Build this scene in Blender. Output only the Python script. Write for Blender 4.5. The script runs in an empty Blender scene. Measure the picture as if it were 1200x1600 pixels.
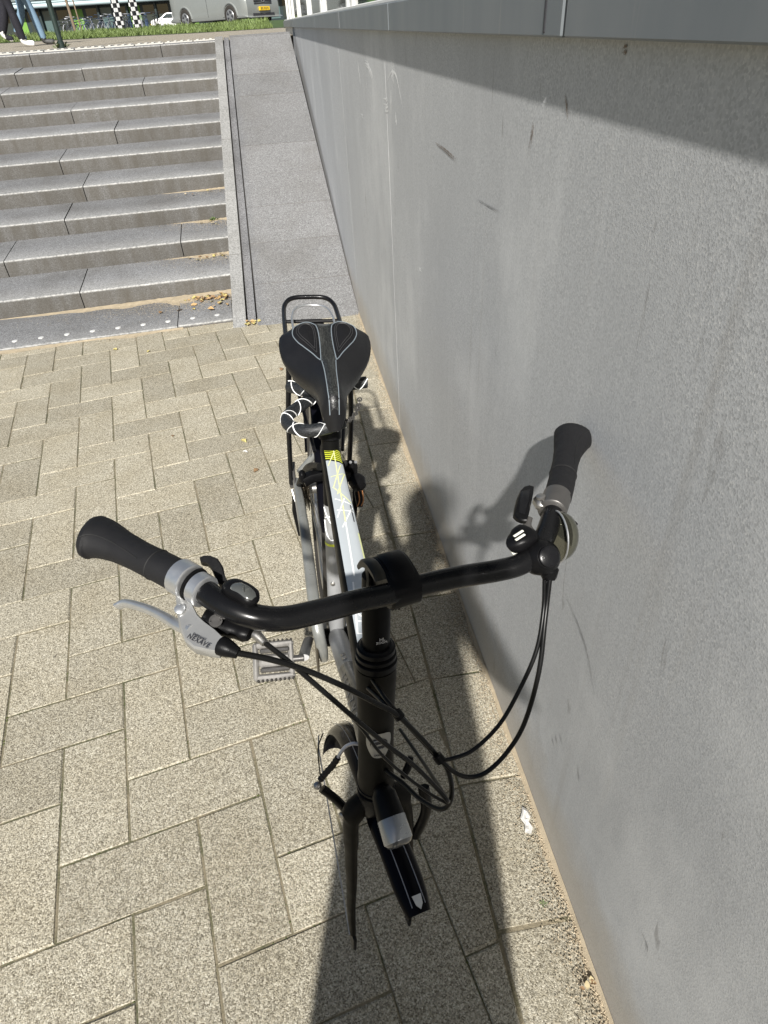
import bpy, math, random
import numpy as np
from mathutils import Matrix, Vector, noise
random.seed(7)
R = math.radians
scene = bpy.context.scene
COL = scene.collection

# ------------------------------------------------------------------ camera
S = .815
FPX = 979.74
PITCH, YAW, ROLL = .6669, .1184, -.0667
H = 1.7218*S
_F = np.array([math.sin(YAW)*math.cos(PITCH), math.cos(YAW)*math.cos(PITCH), -math.sin(PITCH)])
_r = np.array([math.cos(YAW), -math.sin(YAW), 0.]); _u = np.cross(_r, _F)
_c, _s = math.cos(ROLL), math.sin(ROLL)
_R, _U = _c*_r+_s*_u, -_s*_r+_c*_u
CAM = np.array([0, 0, H])
cam = bpy.data.cameras.new('camera'); camo = bpy.data.objects.new('camera', cam); COL.objects.link(camo)
m = Matrix.Identity(4)
for i in range(3):
    m[i][0], m[i][1], m[i][2], m[i][3] = _R[i], _U[i], -_F[i], CAM[i]
camo.matrix_world = m
cam.sensor_fit = 'VERTICAL'; cam.sensor_height = 36; cam.lens = FPX/1600*36
cam.clip_start = .01; cam.clip_end = 2000
scene.camera = camo

def ray(px, py): return _F*FPX+_R*(px-600)-_U*(py-800)
def atz(px, py, z): d = ray(px, py); return CAM+d*((z-H)/d[2])
def aty(px, py, y): d = ray(px, py); return CAM+d*(y/d[1])
def atx(px, py, x): d = ray(px, py); return CAM+d*(x/d[0])

# ------------------------------------------------------------------ light
SUN = Vector((.163, .757, -.634)).normalized()
world = bpy.data.worlds.new('World'); scene.world = world; world.use_nodes = True
nt = world.node_tree
bg = nt.nodes['Background']; sky = nt.nodes.new('ShaderNodeTexSky'); sky.sky_type = 'NISHITA'
sky.sun_disc = False; sky.sun_elevation = math.asin(-SUN.z); sky.sun_rotation = math.atan2(-SUN.x, -SUN.y)
sky.air_density = 1.2; sky.dust_density = 1.6; sky.ozone_density = .7
nt.links.new(sky.outputs[0], bg.inputs[0]); bg.inputs[1].default_value = .045
sl = bpy.data.lights.new('sun', 'SUN'); sl.energy = 5.0; sl.angle = R(1.2); sl.color = (1, .968, .915)
so = bpy.data.objects.new('sun', sl); COL.objects.link(so); so.rotation_euler = SUN.to_track_quat('-Z', 'Y').to_euler()
so.location = (-2, -6, 8)
vs = scene.view_settings; vs.view_transform = 'Standard'; vs.look = 'None'; vs.exposure = .55; vs.gamma = 1
vs.use_curve_mapping = False

# ------------------------------------------------------------------ material helpers
class NT:
    def __init__(s, name):
        s.m = bpy.data.materials.new(name); s.m.use_nodes = True; s.t = s.m.node_tree
        s.b = s.t.nodes['Principled BSDF']
    def n(s, typ, **kw):
        o = s.t.nodes.new('ShaderNode'+typ)
        for k, v in kw.items():
            if k in o.inputs: o.inputs[k].default_value = v
            else: setattr(o, k, v)
        return o
    def l(s, a, b): s.t.links.new(a, b)
    def pos(s): return s.n('NewGeometry').outputs['Position']
    def noise(s, scale, detail=4, rough=.55, vec=None, dist=0):
        o = s.n('TexNoise', Scale=scale, Detail=detail, Roughness=rough, Distortion=dist); s.l(vec or s.pos(), o.inputs['Vector']); return o.outputs['Fac']
    def ramp(s, fac, stops):
        o = s.n('ValToRGB'); e = o.color_ramp.elements
        while len(e) < len(stops): e.new(.5)
        for k, (p, c) in enumerate(stops):
            e[k].position = p; e[k].color = (c if len(c) == 4 else (*c, 1)) if isinstance(c, tuple) else (c, c, c, 1)
        s.l(fac, o.inputs[0]); return o.outputs[0]
    def mix(s, fac, a, b, mode='MIX'):
        o = s.n('Mix', data_type='RGBA', blend_type=mode)
        for v, k in ((fac, 0), (a, 6), (b, 7)):
            if isinstance(v, (int, float)): o.inputs[k].default_value = v
            elif isinstance(v, tuple): o.inputs[k].default_value = (*v, 1)
            else: s.l(v, o.inputs[k])
        return o.outputs[2]
    def math(s, op, a, b=0.):
        o = s.n('Math', operation=op)
        for v, k in ((a, 0), (b, 1)):
            if isinstance(v, (int, float)): o.inputs[k].default_value = v
            else: s.l(v, o.inputs[k])
        return o.outputs[0]
    def mapv(s, scale, vec=None, loc=(0, 0, 0)):
        o = s.n('Mapping'); o.inputs['Scale'].default_value = scale; o.inputs['Location'].default_value = loc; s.l(vec or s.pos(), o.inputs['Vector']); return o.outputs[0]
    def bump(s, h, strength, dist=.001):
        o = s.n('Bump', Strength=strength, Distance=dist); s.l(h, o.inputs['Height']); s.l(o.outputs[0], s.b.inputs['Normal'])
    def set(s, **kw):
        for k, v in kw.items():
            k = k.replace('_', ' ')
            if isinstance(v, tuple): s.b.inputs[k].default_value = (*v, 1)
            elif isinstance(v, (int, float)): s.b.inputs[k].default_value = v
            else: s.l(v, s.b.inputs[k])
        return s.m
MATS = {}
def simple(name, col, rough=.5, metal=0., var=.15, scale=40, bump=0., bscale=300, coat=0., spec=.5):
    if name in MATS: return MATS[name]
    t = NT(name)
    f = t.noise(scale, 5); c = t.mix(f, tuple(x*(1-var) for x in col), tuple(min(1, x*(1+var)) for x in col))
    t.set(Base_Color=c, Metallic=metal, Coat_Weight=coat, Specular_IOR_Level=spec)
    f2 = t.noise(scale*1.7, 5); t.set(Roughness=t.ramp(f2, [(.3, max(.02, rough*.85)), (.7, min(1, rough*1.18))]))
    if bump: t.bump(t.noise(bscale, 3), bump)
    MATS[name] = t.m; return t.m

# -- paving: exposed aggregate concrete
def paving_mat(name, base, dark, light, grain=330, amb=.5):
    t = NT(name); p = t.pos()
    v = t.n('TexVoronoi', Scale=grain); t.l(p, v.inputs['Vector'])
    sep = t.n('SeparateColor'); t.l(v.outputs['Color'], sep.inputs[0])
    g = t.ramp(sep.outputs[0], [(0., dark), (.22, tuple(x*.62 for x in base)), (.55, base), (.85, tuple(min(1, x*1.22) for x in base)), (1., light)])
    n2 = t.noise(grain*.45, 3); g = t.mix(t.ramp(n2, [(.36, 0.), (.62, 1.)]), t.mix(1., g, (.66, .64, .6), 'MULTIPLY'), g)
    big = t.noise(5.5, 5); g = t.mix(t.math('MULTIPLY', t.ramp(big, [(.4, 0.), (.7, 1.)]), .5), g, t.mix(1., g, (.80, .76, .68), 'MULTIPLY'))
    oi = t.n('ObjectInfo'); rv = t.ramp(oi.outputs['Random'], [(0, .83), (1, 1.08)]); g = t.mix(1., g, rv, 'MULTIPLY')
    spots = t.noise(26, 2, vec=t.mapv((1, 1, 1), loc=(3, 1, 0))); g = t.mix(t.ramp(spots, [(.74, 0.), (.78, .55)]), g, (.07, .065, .055))
    t.set(Base_Color=g, Roughness=.88, Specular_IOR_Level=.25)
    hh = t.math('ADD', t.math('MULTIPLY', v.outputs['Distance'], -1.), t.noise(grain*.8, 3)); t.bump(hh, .55, .0016)
    return t.m
M_PAVER = paving_mat('concrete_paver', (.468, .436, .350), (.18, .158, .118), (.70, .66, .55), 430)
def joint_mat():
    t = NT('joint_sand'); n1 = t.noise(9, 5); n2 = t.noise(220, 4)
    c = t.mix(t.ramp(n1, [(.42, 0.), (.6, 1.)]), (.20, .17, .115), (.065, .07, .032)); c = t.mix(t.ramp(n2, [(.45, .0), (.75, .7)]), c, (.29, .25, .17))
    t.set(Base_Color=c, Roughness=.95); t.bump(n2, .8, .003); return t.m
M_JOINT = joint_mat()
def stone_mat(name, base, stain, amt, grain=260, wear=.95):
    t = NT(name); p = t.pos()
    v = t.n('TexVoronoi', Scale=grain); t.l(p, v.inputs['Vector']); sep = t.n('SeparateColor'); t.l(v.outputs['Color'], sep.inputs[0])
    g = t.ramp(sep.outputs[0], [(0., tuple(x*.45 for x in base)), (.3, tuple(x*.8 for x in base)), (.7, base), (1., tuple(x*1.55 for x in base))])
    # dirt on upright faces (rain streaks), clean worn tops
    geo = t.n('NewGeometry'); sx = t.n('SeparateXYZ'); t.l(geo.outputs['Normal'], sx.inputs[0])
    upright = t.ramp(sx.outputs[2], [(.25, 1.), (.8, 0.)])
    st = t.noise(1., 5, vec=t.mapv((16, 16, 3)))
    g = t.mix(t.math('MULTIPLY', upright, t.ramp(st, [(.25, amt*.55), (.7, amt)])), g, stain)
    big = t.noise(2.7, 6); g = t.mix(t.ramp(big, [(.45, 0.), (.75, .4)]), g, tuple(x*.8 for x in stain))
    worn = t.ramp(sx.outputs[2], [(.30, 0.), (.42, wear), (.955, wear), (.99, 0.)]); g = t.mix(t.math('MULTIPLY', worn, t.ramp(t.noise(60, 3), [(.35, .3), (.6, 1.)])), g, (.58, .575, .55))
    oi = t.n('ObjectInfo'); g = t.mix(1., g, t.ramp(oi.outputs['Random'], [(0, .88), (1, 1.08)]), 'MULTIPLY')
    t.set(Base_Color=g, Roughness=.82, Specular_IOR_Level=.3); t.bump(t.math('ADD', v.outputs['Distance'], t.noise(grain*.6, 3)), .5, .0018)
    return t.m
M_STEP = stone_mat('step_granite', (.195, .198, .203), (.078, .070, .057), .90)
M_RAMP = stone_mat('ramp_granite', (.208, .208, .208), (.13, .12, .105), .7, wear=0.)
def dirty_ramp(m_):
    nt_ = m_.node_tree; b_ = nt_.nodes['Principled BSDF']; src = b_.inputs['Base Color'].links[0].from_socket
    t = NT.__new__(NT); t.m, t.t, t.b = m_, nt_, b_
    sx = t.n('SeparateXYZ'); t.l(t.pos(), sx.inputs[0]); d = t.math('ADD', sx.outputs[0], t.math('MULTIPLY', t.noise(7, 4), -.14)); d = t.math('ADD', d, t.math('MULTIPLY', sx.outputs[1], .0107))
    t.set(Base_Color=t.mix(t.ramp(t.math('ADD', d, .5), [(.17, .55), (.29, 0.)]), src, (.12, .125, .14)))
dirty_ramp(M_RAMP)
M_KERB = stone_mat('kerb_granite', (.25, .25, .245), (.12, .11, .095), .7, wear=.2)
M_GROOVE = stone_mat('groove_granite', (.20, .20, .205), (.03, .03, .03), .9, wear=0.)
def wall_mat():
    t = NT('wall_panel_grey'); p = t.pos()
    v = t.n('TexVoronoi', Scale=380); t.l(p, v.inputs['Vector']); sep = t.n('SeparateColor'); t.l(v.outputs['Color'], sep.inputs[0])
    b = (.575, .585, .592)
    g = t.ramp(sep.outputs[0], [(0., tuple(x*.74 for x in b)), (.4, tuple(x*.96 for x in b)), (.8, tuple(x*1.05 for x in b)), (1., (.70, .70, .69))])
    fine = t.noise(520, 2); g = t.mix(t.ramp(fine, [(.3, .35), (.7, 0.)]), g, tuple(x*.62 for x in b))
    cl = t.noise(1., 7, .62, vec=t.mapv((1, 1.9, 1.3))); g = t.mix(t.ramp(cl, [(.38, 0.), (.70, .7)]), g, tuple(x*.76 for x in b))
    st = t.noise(1., 5, vec=t.mapv((30, 30, 1.1))); g = t.mix(t.ramp(st, [(.52, 0.), (.78, .22)]), g, (.62, .63, .63))
    st2 = t.noise(1., 6, vec=t.mapv((22, 22, .8), loc=(4, 9, 2))); g = t.mix(t.ramp(st2, [(.6, 0.), (.8, .35)]), g, (.30, .28, .25))
    sm = t.noise(1., 6, .65, vec=t.mapv((1, 2.6, 1.7), loc=(7, 3, 1))); g = t.mix(t.ramp(sm, [(.52, 0.), (.72, .55)]), g, (.72, .725, .72))
    # scuffs: slanted thin streaks
    sc = t.noise(1., 3, vec=t.mapv((40, 26, 5), loc=(2, 1, 5)), dist=1.2); g = t.mix(t.ramp(sc, [(.69, 0.), (.75, .5)]), g, (.22, .21, .20))
    # sand splashed up from the paving
    sx = t.n('SeparateXYZ'); t.l(p, sx.inputs[0]); n = t.noise(11, 5)
    h = t.math('ADD', sx.outputs[2], t.math('MULTIPLY', n, -.16)); g = t.mix(t.ramp(h, [(.0, .5), (.13, 0.)]), g, (.44, .38, .29))
    # rust-brown run-off under the fascia
    h2 = t.math('ADD', sx.outputs[2], t.math('MULTIPLY', t.noise(1., 4, vec=t.mapv((1, 14, .6))), .34)); g = t.mix(t.ramp(h2, [(1.50, 0.), (1.62, .45)]), g, (.24, .19, .15))
    t.set(Base_Color=g, Roughness=.78, Specular_IOR_Level=.3); t.bump(t.math('ADD', v.outputs['Distance'], fine), .16, .0008)
    return t.m
M_WALL = wall_mat()
def fascia_mat():
    t = NT('fascia_blue_grey'); n = t.noise(1., 5, vec=t.mapv((20, 8, 1.5)))
    c = t.mix(t.ramp(n, [(.35, 0.), (.75, 1.)]), (.17, .19, .205), (.225, .24, .25)); d = t.noise(1., 4, vec=t.mapv((50, 50, 4)))
    c = t.mix(t.ramp(d, [(.66, 0.), (.78, .5)]), c, (.32, .31, .29)); t.set(Base_Color=c, Roughness=.5, Metallic=.15); return t.m
M_FASCIA = fascia_mat()

M_BLACKTUBE = simple('satin_black_paint', (.006, .006, .007), .3, 0, .4, 30, spec=.3, bump=.08, bscale=60)
def scratched(name, base, rough, scr, coat):
    t = NT(name); p = t.pos()
    s1 = t.noise(1., 2, vec=t.mapv((260, 60, 160))); s2 = t.noise(1., 2, vec=t.mapv((60, 300, 90), loc=(1, 2, 3)))
    mk = t.math('MULTIPLY', t.ramp(t.math('MAXIMUM', s1, s2), [(.73, 0.), (.77, 1.)]), t.ramp(t.noise(14, 3), [(.52, 0.), (.66, .8)]))
    c = t.mix(mk, base, scr); t.set(Base_Color=c, Roughness=t.ramp(t.noise(50, 4), [(.3, rough*.8), (.7, rough*1.4)]), Coat_Weight=coat, Specular_IOR_Level=.22)
    t.bump(t.noise(120, 3), .06); return t.m
M_BAR = scratched('handlebar_black', (.006, .006, .0065), .25, (.13, .12, .12), .12)
M_FRAME = simple('frame_matt_black', (.005, .005, .005), .42, 0, .3, 25, spec=.08)
M_HEAD = simple('head_tube_anthracite', (.011, .010, .008), .5, 0, .2, 25, spec=.10)
M_GLOSS = simple('gloss_black_mudguard', (.004, .004, .006), .14, 0, .3, 20, spec=.07)
M_RUBBER = simple('grip_rubber', (.011, .011, .012), .62, 0, .2, 60, bump=.35, bscale=900, spec=.25)
M_TYRE = simple('tyre_rubber', (.028, .025, .021), .8, 0, .35, 40, bump=.4, bscale=250)
M_PLAST = simple('black_plastic', (.005, .005, .0055), .36, 0, .3, 60, bump=.12, bscale=500, spec=.13)
M_CABLE = simple('cable_housing', (.006, .006, .006), .30, 0, .3, 30, spec=.25)
M_SILVER = simple('brushed_alloy', (.62, .63, .64), .34, .85, .1, 90, bump=.05, bscale=700)
M_GREYPAINT = simple('silver_grey_paint', (.33, .335, .34), .42, .35, .1, 40)
M_STEEL = simple('dull_steel', (.38, .37, .35), .38, .9, .25, 120)
M_CHAIN = simple('oily_chain', (.085, .07, .05), .4, .7, .5, 400)
M_DKSTEEL = simple('grey_clamp', (.12, .115, .11), .35, .6, .2, 80)
M_WHITEP = simple('white_print', (.52, .56, .585), .35, 0, .04, 60, coat=.2)
M_FAINT = simple('pale_print', (.95, .96, .95), .35, 0, .02, 60)
M_YELLOW = simple('acid_yellow_print', (.70, .76, .06), .4, 0, .06, 60)
M_PALEYEL = simple('pale_yellow_print', (.87, .90, .45), .4, 0, .06, 60)
M_GUARD = simple('smoky_chainguard', (.20, .205, .195), .3, .2, .35, 22, coat=.2)
M_SADDLE = simple('saddle_vinyl', (.009, .009, .010), .34, 0, .25, 40, bump=.3, bscale=1100, spec=.35)
M_SADPANEL = simple('saddle_panel', (.006, .006, .007), .6, 0, .25, 40, bump=.3, bscale=1600, spec=.25)
M_PIPING = simple('grey_piping', (.17, .20, .225), .45, 0, .1, 60)
M_LENS = simple('lamp_lens', (.36, .375, .385), .25, .4, .05, 30, coat=.3)
M_PEDAL = simple('pedal_alloy', (.27, .26, .245), .55, .4, .3, 120, bump=.2, bscale=300)
M_BELL = simple('bell_smoked', (.13, .13, .10), .12, .7, .15, 60, coat=.5)
M_INK = simple('dark_ink', (.03, .03, .035), .6)
M_ORANGE = simple('copper_wire', (.35, .14, .04), .5)
def carbon():
    t = NT('saddle_carbon_strip'); p = t.pos()
    v = t.n('TexVoronoi', Scale=420); t.l(p, v.inputs['Vector']); c = t.ramp(v.outputs['Distance'], [(.25, (.06, .065, .06)), (.5, (.012, .012, .012))])
    t.set(Base_Color=c, Roughness=.28, Coat_Weight=.3); t.bump(v.outputs['Distance'], .3, .0006); return t.m
M_CARBON = carbon()
def lockm():
    t = NT('lock_sleeve'); p = t.pos(); s = t.noise(1., 3, vec=t.mapv((120, 700, 700)))
    t.set(Base_Color=t.ramp(s, [(.5, (.008, .009, .010)), (.68, (.05, .055, .06))]), Roughness=.5); t.bump(s, .5, .001); return t.m
M_LOCK = lockm()
M_LEAFY = simple('yellow_leaf', (.52, .44, .17), .7, 0, .3, 60)
M_LEAFB = simple('brown_leaf', (.25, .155, .08), .75, 0, .4, 60)
M_SAND = simple('blown_sand', (.36, .30, .21), .95, 0, .35, 30, bump=.8, bscale=350)
M_PAPER = simple('paper_white', (.58, .57, .54), .8)
M_GRASS = simple('grass_blade', (.14, .19, .055), .6, 0, .6, 2.2)
M_WEED = simple('weed_leaf', (.10, .15, .045), .7, 0, .4, 50)
M_CHALK = simple('chalk_white', (.86, .87, .86), .9, 0, .2, 300)
M_RUST = simple('brown_drip', (.25, .20, .16), .9, 0, .4, 200)

# ------------------------------------------------------------------ mesh helpers
def V3(p): return np.array(p, float)
class MB:
    def __init__(s): s.v = []; s.f = []; s.k = []
    def add(s, v, f, k=0):
        o = len(s.v); s.v += [tuple(map(float, p)) for p in v]; s.f += [tuple(i+o for i in q) for q in f]; s.k += [k]*len(f); return s
def spline(pts, n=8):
    """Catmull-Rom through points of any dimension"""
    P = [V3(p) for p in pts]; P = [2*P[0]-P[1]]+P+[2*P[-1]-P[-2]]; out = []
    for i in range(1, len(P)-2):
        a, b, c, d = P[i-1:i+3]
        for k in range(n):
            t = k/n; out.append(.5*((2*b)+(c-a)*t+(2*a-5*b+4*c-d)*t*t+(3*b-a-3*c+d)*t**3))
    out.append(P[-2]); return out
def frames(P, up=None):
    P = [V3(p) for p in P]; n = len(P); T = []
    for i in range(n):
        t = P[min(i+1, n-1)]-P[max(i-1, 0)]; l = np.linalg.norm(t); T.append(t/l if l > 1e-12 else np.array([0, 0, 1.]))
    ref = V3(up) if up is not None else (np.array([0, 0, 1.]) if abs(T[0][2]) < .9 else np.array([1., 0, 0]))
    out = []
    for i in range(n):
        nn = ref-T[i]*(ref@T[i]); nn /= np.linalg.norm(nn); out.append((T[i], nn, np.cross(T[i], nn)))
        if up is None: ref = nn
    return P, out
def tube(P, r, seg=12, cap=True, up=None, flat=None, closed=False):
    """r: scalar, list, or list of (r_normal, r_binormal)"""
    P, Fr = frames(P, up); n = len(P); rr = r if isinstance(r, (list, tuple)) else [r]*n
    v = []; f = []
    for i in range(n):
        ra = rr[i]; a, b = ra if isinstance(ra, (tuple, list)) else (ra, ra)
        for k in range(seg):
            t = 2*math.pi*k/seg; c, s_ = math.cos(t), math.sin(t)
            if flat: c = math.copysign(abs(c)**flat, c); s_ = math.copysign(abs(s_)**flat, s_)
            v.append(P[i]+Fr[i][1]*a*c+Fr[i][2]*b*s_)
    for i in range(n-1):
        for k in range(seg):
            k2 = (k+1) % seg; f.append((i*seg+k, i*seg+k2, (i+1)*seg+k2, (i+1)*seg+k))
    if closed:
        for k in range(seg):
            k2 = (k+1) % seg; f.append(((n-1)*seg+k, (n-1)*seg+k2, k2, k))
    elif cap: f.append(tuple(range(seg))[::-1]); f.append(tuple((n-1)*seg+k for k in range(seg)))
    return v, f
def revolve(prof, o, axis, seg=24, up=None):
    """prof: list of (dist along axis, radius)"""
    o = V3(o); a = V3(axis); a /= np.linalg.norm(a)
    return tube([o+a*d for d, _ in prof] if len({d for d, _ in prof}) == len(prof) else [o+a*(d+1e-5*i) for i, (d, _) in enumerate(prof)], [max(q, 1e-5) for _, q in prof], seg, True, up or (tuple(np.array([0, 0, 1.]) if abs(a[2]) < .9 else np.array([1., 0, 0]))))
def cbox(c, size, bev=.002, X=None, Y=None, Z=None):
    """box with chamfered edges, optional axes"""
    X = V3(X if X is not None else (1, 0, 0)); Y = V3(Y if Y is not None else (0, 1, 0)); Z = V3(Z if Z is not None else (0, 0, 1)); c = V3(c)
    hx, hy, hz = (q/2 for q in size); b = min(bev, hx*.9, hy*.9, hz*.9); v = []; idx = {}
    for sx in (-1, 1):
        for sy in (-1, 1):
            for sz in (-1, 1):
                for ax in range(3):
                    d = [hx-b, hy-b, hz-b]; d[ax] += b; idx[sx, sy, sz, ax] = len(v); v.append(c+X*sx*d[0]+Y*sy*d[1]+Z*sz*d[2])
    f = []; g = idx
    for ax in range(3):
        o = [q for q in range(3) if q != ax]
        for s_ in (-1, 1):
            loop = []
            for (a, b2) in ((-1, -1), (1, -1), (1, 1), (-1, 1)):
                k = [0, 0, 0]; k[ax] = s_; k[o[0]] = a; k[o[1]] = b2; loop.append(g[(*k, ax)])
            if (s_ > 0) != (ax != 1): loop = loop[::-1]
            f.append(tuple(loop))
    for ax in range(3):       # edges parallel to ax
        o = [q for q in range(3) if q != ax]
        for a in (-1, 1):
            for b2 in (-1, 1):
                def K(e, w):
                    k = [0, 0, 0]; k[ax] = e; k[o[0]] = a; k[o[1]] = b2; return g[(*k, w)]
                f.append((K(-1, o[0]), K(1, o[0]), K(1, o[1]), K(-1, o[1])))
    for sx in (-1, 1):
        for sy in (-1, 1):
            for sz in (-1, 1): f.append((g[sx, sy, sz, 0], g[sx, sy, sz, 1], g[sx, sy, sz, 2]))
    return v, f
def prism(poly, d, bev=0):
    """extrude 3-D polygon along vector d (with small chamfer of the outline on both faces)"""
    P = [V3(p) for p in poly]; d = V3(d); n = len(P); c = sum(P)/n
    if bev:
        L = np.linalg.norm(d); u = d/L
        ins = [p+(c-p)/max(np.linalg.norm(c-p), 1e-9)*bev for p in P]
        rings = [ins, [p+u*bev for p in P], [p+u*(L-bev) for p in P], [p+d for p in ins]]
    else: rings = [P, [p+d for p in P]]
    v = [p for r_ in rings for p in r_]; f = [tuple(range(n))[::-1], tuple((len(rings)-1)*n+i for i in range(n))]
    for k in range(len(rings)-1):
        for i in range(n): j = (i+1) % n; f.append((k*n+i, k*n+j, (k+1)*n+j, (k+1)*n+i))
    return v, f
def link(name, me, parent=None):
    o = bpy.data.objects.new(name, me); COL.objects.link(o)
    if parent is not None: o.parent = parent
    return o
def build(name, mb, mats, parent=None, smooth=35, off=None):
    if not isinstance(mb, MB): mb = MB().add(*mb)
    me = bpy.data.meshes.new(name)
    vv = mb.v if off is None else [(a-off[0], b-off[1], c-off[2]) for a, b, c in mb.v]
    me.from_pydata(vv, [], mb.f); me.update()
    for q in (mats if isinstance(mats, (list, tuple)) else [mats]): me.materials.append(q)
    if any(mb.k): me.polygons.foreach_set('material_index', mb.k)
    import bmesh
    bm = bmesh.new(); bm.from_mesh(me); bmesh.ops.recalc_face_normals(bm, faces=bm.faces); bm.to_mesh(me); bm.free()
    if smooth:
        me.polygons.foreach_set('use_smooth', [True]*len(me.polygons)); me.set_sharp_from_angle(angle=R(smooth))
    o = link(name, me, parent)
    if off is not None and parent is None: o.location = off
    return o
def empty(name, loc=(0, 0, 0), rz=0):
    o = bpy.data.objects.new(name, None); COL.objects.link(o); o.location = loc; o.rotation_euler = (0, 0, rz); o.empty_display_size = .1; return o
def tag(o, label, cat=None, group=None, kind=None):
    if label: o['label'] = label
    if cat: o['category'] = cat
    if group: o['group'] = group
    if kind: o['kind'] = kind
    return o
def text_mesh(name, s, size, M, mat, parent, ext=.0002, space=1., shear=0.):
    cu = bpy.data.curves.new(name, 'FONT'); cu.body = s; cu.size = size; cu.extrude = ext; cu.align_x = 'CENTER'; cu.align_y = 'CENTER'; cu.space_character = space; cu.shear = shear
    cu.resolution_u = 3
    t = bpy.data.objects.new(name+'_tmp', cu); COL.objects.link(t)
    dg = bpy.context.evaluated_depsgraph_get(); me = bpy.data.meshes.new_from_object(t.evaluated_get(dg)); me.name = name
    bpy.data.objects.remove(t); bpy.data.curves.remove(cu)
    me.transform(M); me.materials.clear(); me.materials.append(mat); return link(name, me, parent)
def frame_m(o, X, Y):
    X = V3(X); X /= np.linalg.norm(X); Y = V3(Y); Y -= X*(X@Y); Y /= np.linalg.norm(Y); Z = np.cross(X, Y); mm = Matrix.Identity(4)
    for i in range(3): mm[i][0], mm[i][1], mm[i][2], mm[i][3] = X[i], Y[i], Z[i], o[i]
    return mm

# ================================================================== THE SETTING
WX = .4593*S                      # wall face
FZ = 1.6848*S                     # underside of the fascia
ST_R, ST_T, ST_U = .16*S, .5185*S, .0353*S
ST_Y, ST_X, ST_ROT, KD = 4.7934*S, -.4758*S, .0563, -.0107
PLZ = 10*ST_R
sdir = np.array([-math.cos(ST_ROT), -math.sin(ST_ROT), 0])      # along a step, away from the ramp
sback = np.array([math.sin(ST_ROT)*-1, math.cos(ST_ROT), 0])

# bedding under the paving, as far as the lower level goes
g = MB(); g.add([(-60, -60, -.0036), (60, -60, -.0036), (60, 60, -.0036), (-60, 60, -.0036)], [(0, 1, 2, 3)])
o = build('ground', g, M_JOINT, smooth=0); o['kind'] = 'structure'

# ---- herringbone paving
PA = .1899; UA = .1613*S/.88; UB = UA*1.026
ea = np.array([math.cos(PA), math.sin(PA)]); eb = np.array([-math.sin(PA), math.cos(PA)])
PHA, PHB = -.55*UA, .35*UA
pav = empty('pavement'); pav['kind'] = 'structure'
BX = .222*.926+.012               # edge of the straight course along the wall
def clip(poly, n, c):
    out = []
    for i in range(len(poly)):
        a, b = poly[i], poly[(i+1) % len(poly)]; da, db = a@n-c, b@n-c
        if da <= 0: out.append(a)
        if (da < 0) != (db < 0) and abs(da-db) > 1e-12: out.append(a+(b-a)*(da/(da-db)))
    return out
def paver_mesh(name, poly, th=.05, b=.0035):
    c = sum(poly)/len(poly); n = len(poly); v = []
    for z, ins in ((-th, 0), (-b, 0), (0, b)):
        for p in poly:
            d = c-p; v.append((*(p+d/np.linalg.norm(d)*ins*1.3-c), z))
    f = [tuple(2*n+i for i in range(n))]
    for k in (0, 1):
        for i in range(n): j = (i+1) % n; f.append((k*n+i, k*n+j, (k+1)*n+j, (k+1)*n+i))
    me = bpy.data.meshes.new(name); me.from_pydata(v, [], f); me.materials.append(M_PAVER); return me, c
GAP = .0013
sfront = V3((ST_X, 3.83, 0))[:2]                           # foot of the stairs
nst = np.array([math.sin(ST_ROT), -math.cos(ST_ROT)])*-1    # pointing up the stairs
nst = np.array([-math.sin(ST_ROT), math.cos(ST_ROT)])
shared = {}; plist = []
for i in range(-34, 8):
    for j in range(-12, 42):
        k = (j-i) % 4
        if k == 3: w, hgt = 2, 1
        elif k == 0: w, hgt = 1, 2
        else: continue
        a0, b0 = PHA+i*UA, PHB+j*UB
        rect = [(a0+GAP, b0+GAP), (a0+w*UA-GAP, b0+GAP), (a0+w*UA-GAP, b0+hgt*UB-GAP), (a0+GAP, b0+hgt*UB-GAP)]
        poly = [ea*a+eb*b for a, b in rect]; full = len(poly)
        P2 = clip(poly, np.array([1., 0.]), BX-.003)
        if len(P2) > 2: P2 = clip(P2, nst, sfront@nst-.004)
        if len(P2) < 3: continue
        ar = .5*abs(sum(P2[q][0]*P2[(q+1) % len(P2)][1]-P2[q][1]*P2[(q+1) % len(P2)][0] for q in range(len(P2))))
        if ar < .0006: continue
        c = sum(P2)/len(P2)
        if c[0] < -4.2 or c[1] < -1.4: continue
        d = np.array([c[0], c[1], 0])-CAM; z = d@_F
        inview = z > .2 and abs(d@_R/z*FPX) < 680 and abs(d@_U/z*FPX) < 900
        plist.append((0 if inview else 1, np.linalg.norm(d), k, P2, abs(ar-2*UA*UB) < .0025 and len(P2) == 4))
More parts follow.
